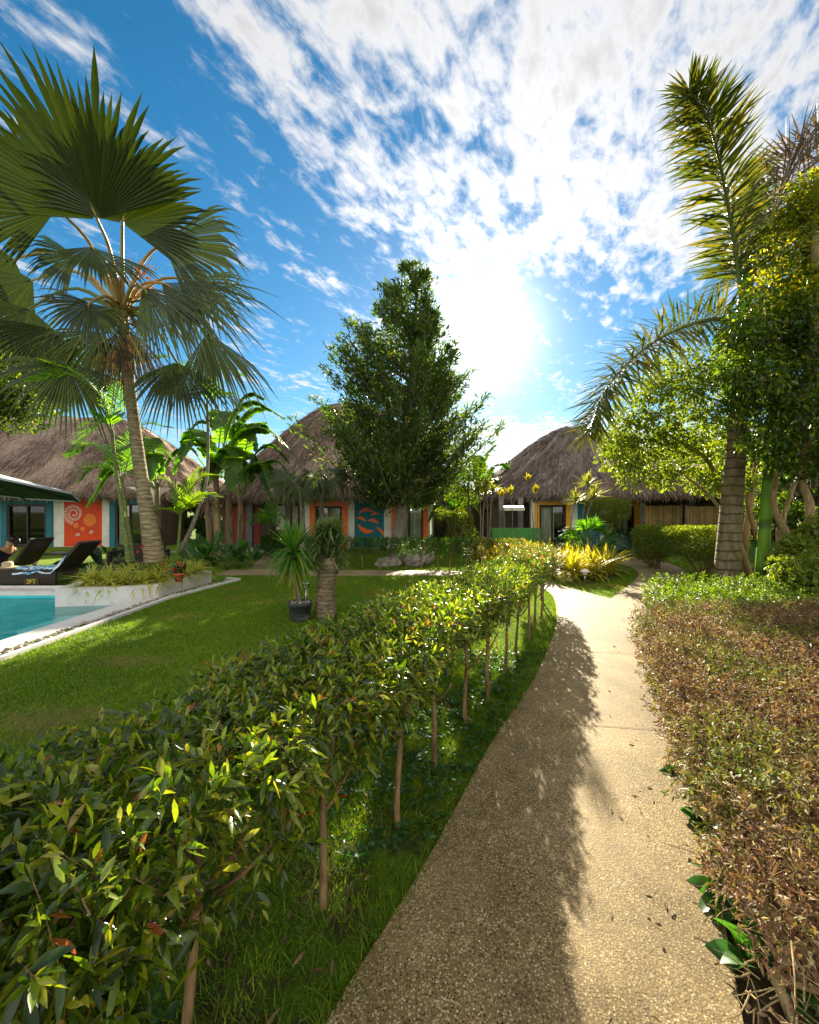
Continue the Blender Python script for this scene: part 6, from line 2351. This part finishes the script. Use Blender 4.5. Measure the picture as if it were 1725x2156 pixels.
# small palm before the terrace
b0 = P(566, 1140, 14.4) * [1, 1, 0]
slim_palm('small dark feather palm before the terrace of the middle house', b0, [b0, b0 + [0, 0, .6], b0 + [0, 0, 1.1]], [.04, .035, .03],
          [[b0 + [0, 0, 1.1], b0 + [.4 * math.cos(a), .3 * math.sin(a), 1.1 + .38 * e], b0 + [.85 * math.cos(a), .6 * math.sin(a), 1.1 + .2 * e - .15]] for a, e in ((0, 1), (1.0, 1.5), (2.2, 1.5), (3.1, 1), (4.2, .9), (5.3, .9), (1.6, 2.2))], M['bark_grey'], M['lf_slim'], None, .30, .04, 18)
# trailing palm stems / dark trunks by the terrace
for k, (px, lean, lab) in enumerate(((448, -14, 'dark leaning trunk nearest the lime palm before the terrace'), (462, -8, 'pale thick trunk beside the dark leaning one'), (487, -6, 'rough brown trunk before the terrace opening'))):
    b0 = P(px, 1150, 13.2) * [1, 1, 0]
    r = thing('bare_trunk', lab, 'tree trunk', b0, 'bare banana trunks before the terrace')
    m = MB()
    trunk_tube(m, [b0, P(px + lean * .5, 1110, 13.2), P(px + lean, 1040, 13.4)], [.13, .11, .08], 9, 24, .03)
    build('trunk', m, M['bark_banana'] if k != 1 else M['bark_limb'], r)
    m = MB()
    q = P(px + lean, 1048, 13.35)
    m.straps(np.repeat(q[None], 7, 0) + rng.normal(size=(7, 3)) * .05, rdir(7, -.5), rng.uniform(.4, .9, 7), .08, .8, 6)
    build('dry_leaves', m, M['litter'], r)

# ---- potted dracaena, garden light and palm stump on the lawn ------------------------------
c = G(632, 1306)
r = thing('potted_dracaena', 'dracaena with long drooping leaves in a black pot on the lawn', 'potted plant', c)
m = MB()
m.lathe([(.0, .0), (.125, .0), (.135, .03), (.165, .22), (.178, .22), (.18, .275), (.165, .28), (.155, .24), (.0, .235)], c, 28)
build('pot', m, M['pot_black'], r)
m = MB()
for k in range(46):
    a, q = rng.uniform(0, 6.28), .14 * math.sqrt(rng.uniform())
    m.ball(c + [q * math.cos(a), q * math.sin(a), .245 + rng.uniform(0, .02)], rng.uniform(.014, .028), 6, 4, (1, 1, .7))
build('stones', m, M['pebble'], r)
hd = P(617, 1168, c[1])
m = MB()
trunk_tube(m, [c + [.0, 0, .22], c + [-.03, 0, .45], (c + hd) / 2 + [-.03, 0, .28], hd], [.035, .028, .024, .022], 9, 40, .06)
build('stem', m, M['bark_grey'], r)
m = MB()
rosette(m, hd + [0, 0, .04], 60, .60, .042, (.75, 1.5), .2, 8)
rosette(m, hd, 64, .50, .040, (.1, .9), .75, 8)
rosette(m, hd - [0, 0, .06], 40, .36, .038, (-.6, .2), .7, 8)
build('leaves', m, M['lf_drac'], r)
m = MB()
rosette(m, hd - [0, 0, .12], 40, .34, .030, (-1.2, -.4), .5, 8)
build('yellowing_leaves', m, M['lf_dracyel'], r)


def solar_light(label, base, h, group):
    base = np.asarray(base, float)
    r = thing('garden_light', label, 'garden light', base, group)
    m = MB()
    m.tube([base, base + [.0, 0, h * .68]], .010, 8)
    build('stake', m, M['steel'], r)
    m = MB()
    m.lathe([(.012, h * .68), (.03, h * .70), (.038, h * .74), (.045, h * .90), (.0, h * .90)], base, 14)
    build('lens', m, M['clear'], r)
    m = MB()
    m.lathe([(.0, h * .90), (.058, h * .90), (.062, h * .93), (.05, h * .97), (.0, h * 1.0)], base, 14)
    build('cap', m, M['steel'], r)


solar_light('steel solar garden light stuck in the black pot', c + [.095, -.03, .24], .34, 'solar garden lights')
mb_ = G(1232, 1228) + [0, 0, 0]
r = thing('garden_light', 'small pale mushroom shaped garden light before the yellow plants', 'garden light', mb_, 'solar garden lights')
m = MB()
m.tube([mb_, mb_ + [0, 0, .2]], .012, 8)
build('stake', m, M['steel'], r)
m = MB()
m.lathe([(.04, .19), (.05, .20), (.05, .25), (.0, .25)], mb_, 14)
build('lens', m, M['mural_white'], r)
m = MB()
m.lathe([(.0, .25), (.10, .25), (.105, .27), (.06, .31), (.0, .325)], mb_, 16)
build('cap', m, M['mural_white'], r)

c = G(686, 1300)
r = thing('palm_stump', 'cut palm trunk on the lawn topped with orchids and ferns', 'stump', c)
m = MB()
trunk_tube(m, [c, c + [.0, 0, .4], c + [.03, 0, .80], c + [.02, 0, .90]], [.165, .135, .14, .12], 16, 40, .012)
for k in range(24):
    a = rng.uniform(0, 6.28)
    b = c + [math.cos(a) * .12, math.sin(a) * .12, rng.uniform(.62, .92)]
    m.straps([b], [[math.cos(a) * .5, math.sin(a) * .5, rng.uniform(.2, .9)]], rng.uniform(.12, .26), rng.uniform(.05, .08), .2, 5, [1, .9, .8, .5, .2])
build('trunk', m, M['stump'], r)
m = MB()
for k in range(22):
    q = c + [rng.normal(0.03, .13), rng.normal(0, .1), rng.uniform(.72, 1.5)]
    rosette(m, q, 26, .26, .026, (-.5, 1.4), .35, 5)
build('orchids', m, M['orchid'], r)
m = MB()
for k in range(26):
    s0 = c + [rng.normal(0, .07), rng.normal(0, .06), .85]
    e = s0 + [rng.normal(0, .14), rng.normal(0, .1), rng.uniform(.3, .75)]
    m.tube(curve([s0, (s0 + e) / 2 + rng.normal(size=3) * .04, e], 7), [.006] * 7, 4)
    m.straps(np.linspace(s0, e, 12), rdir(12, .2), .10, .018, .2, 4)
build('twigs', m, M['orchid'], r)

# rocks ------------------------------------------------------------------------------------------


def rock(label, c, sx, sy, sz, mat='rock'):
    m = MB()
    m.ball((0, 0, 0), 1.0, 26, 18)
    v = m.v[0]
    f_ = np.ones(len(v))
    rr = np.random.default_rng(int(abs(c[0]) * 100) + 3)
    for k in range(28):
        d = nrm(rr.normal(size=3))
        f_ = np.minimum(f_, rr.uniform(.68, 1.05) / np.maximum(nrm(v) @ d, .05))
    v = v * f_[:, None] * (1 + .03 * rr.normal(size=(len(v), 1)))
    m.v[0] = v * [sx, sy, sz] + np.array(c)
    tag(build('rock', m, M[mat], None, False), label, 'rock', 'garden rocks before the middle house')


rock('low flat grey rock under the far hedge, leftmost', (-.62, 12.1, .08), .42, .3, .22)
rock('tall rough grey rock under the far hedge, middle one', (.16, 12.3, .18), .42, .3, .36)
rock('grey rock at the right end of the rock group', (.52, 12.5, .22), .32, .28, .30)
rock('grey rock heap left of the stepped green wall', (2.35, 14.6, .15), .42, .3, .34)
rock('small dark stone on the soil beside the right path', (6.9, 11.4, .08), .10, .06, .16, 'brown_wall')

for ob in bpy.data.objects:
    if ob.type == 'MESH':
        ob.data.validate() if False else None
print('objects', len(bpy.data.objects), 'tris', sum(len(o.data.polygons) for o in bpy.data.objects if o.type == 'MESH'))
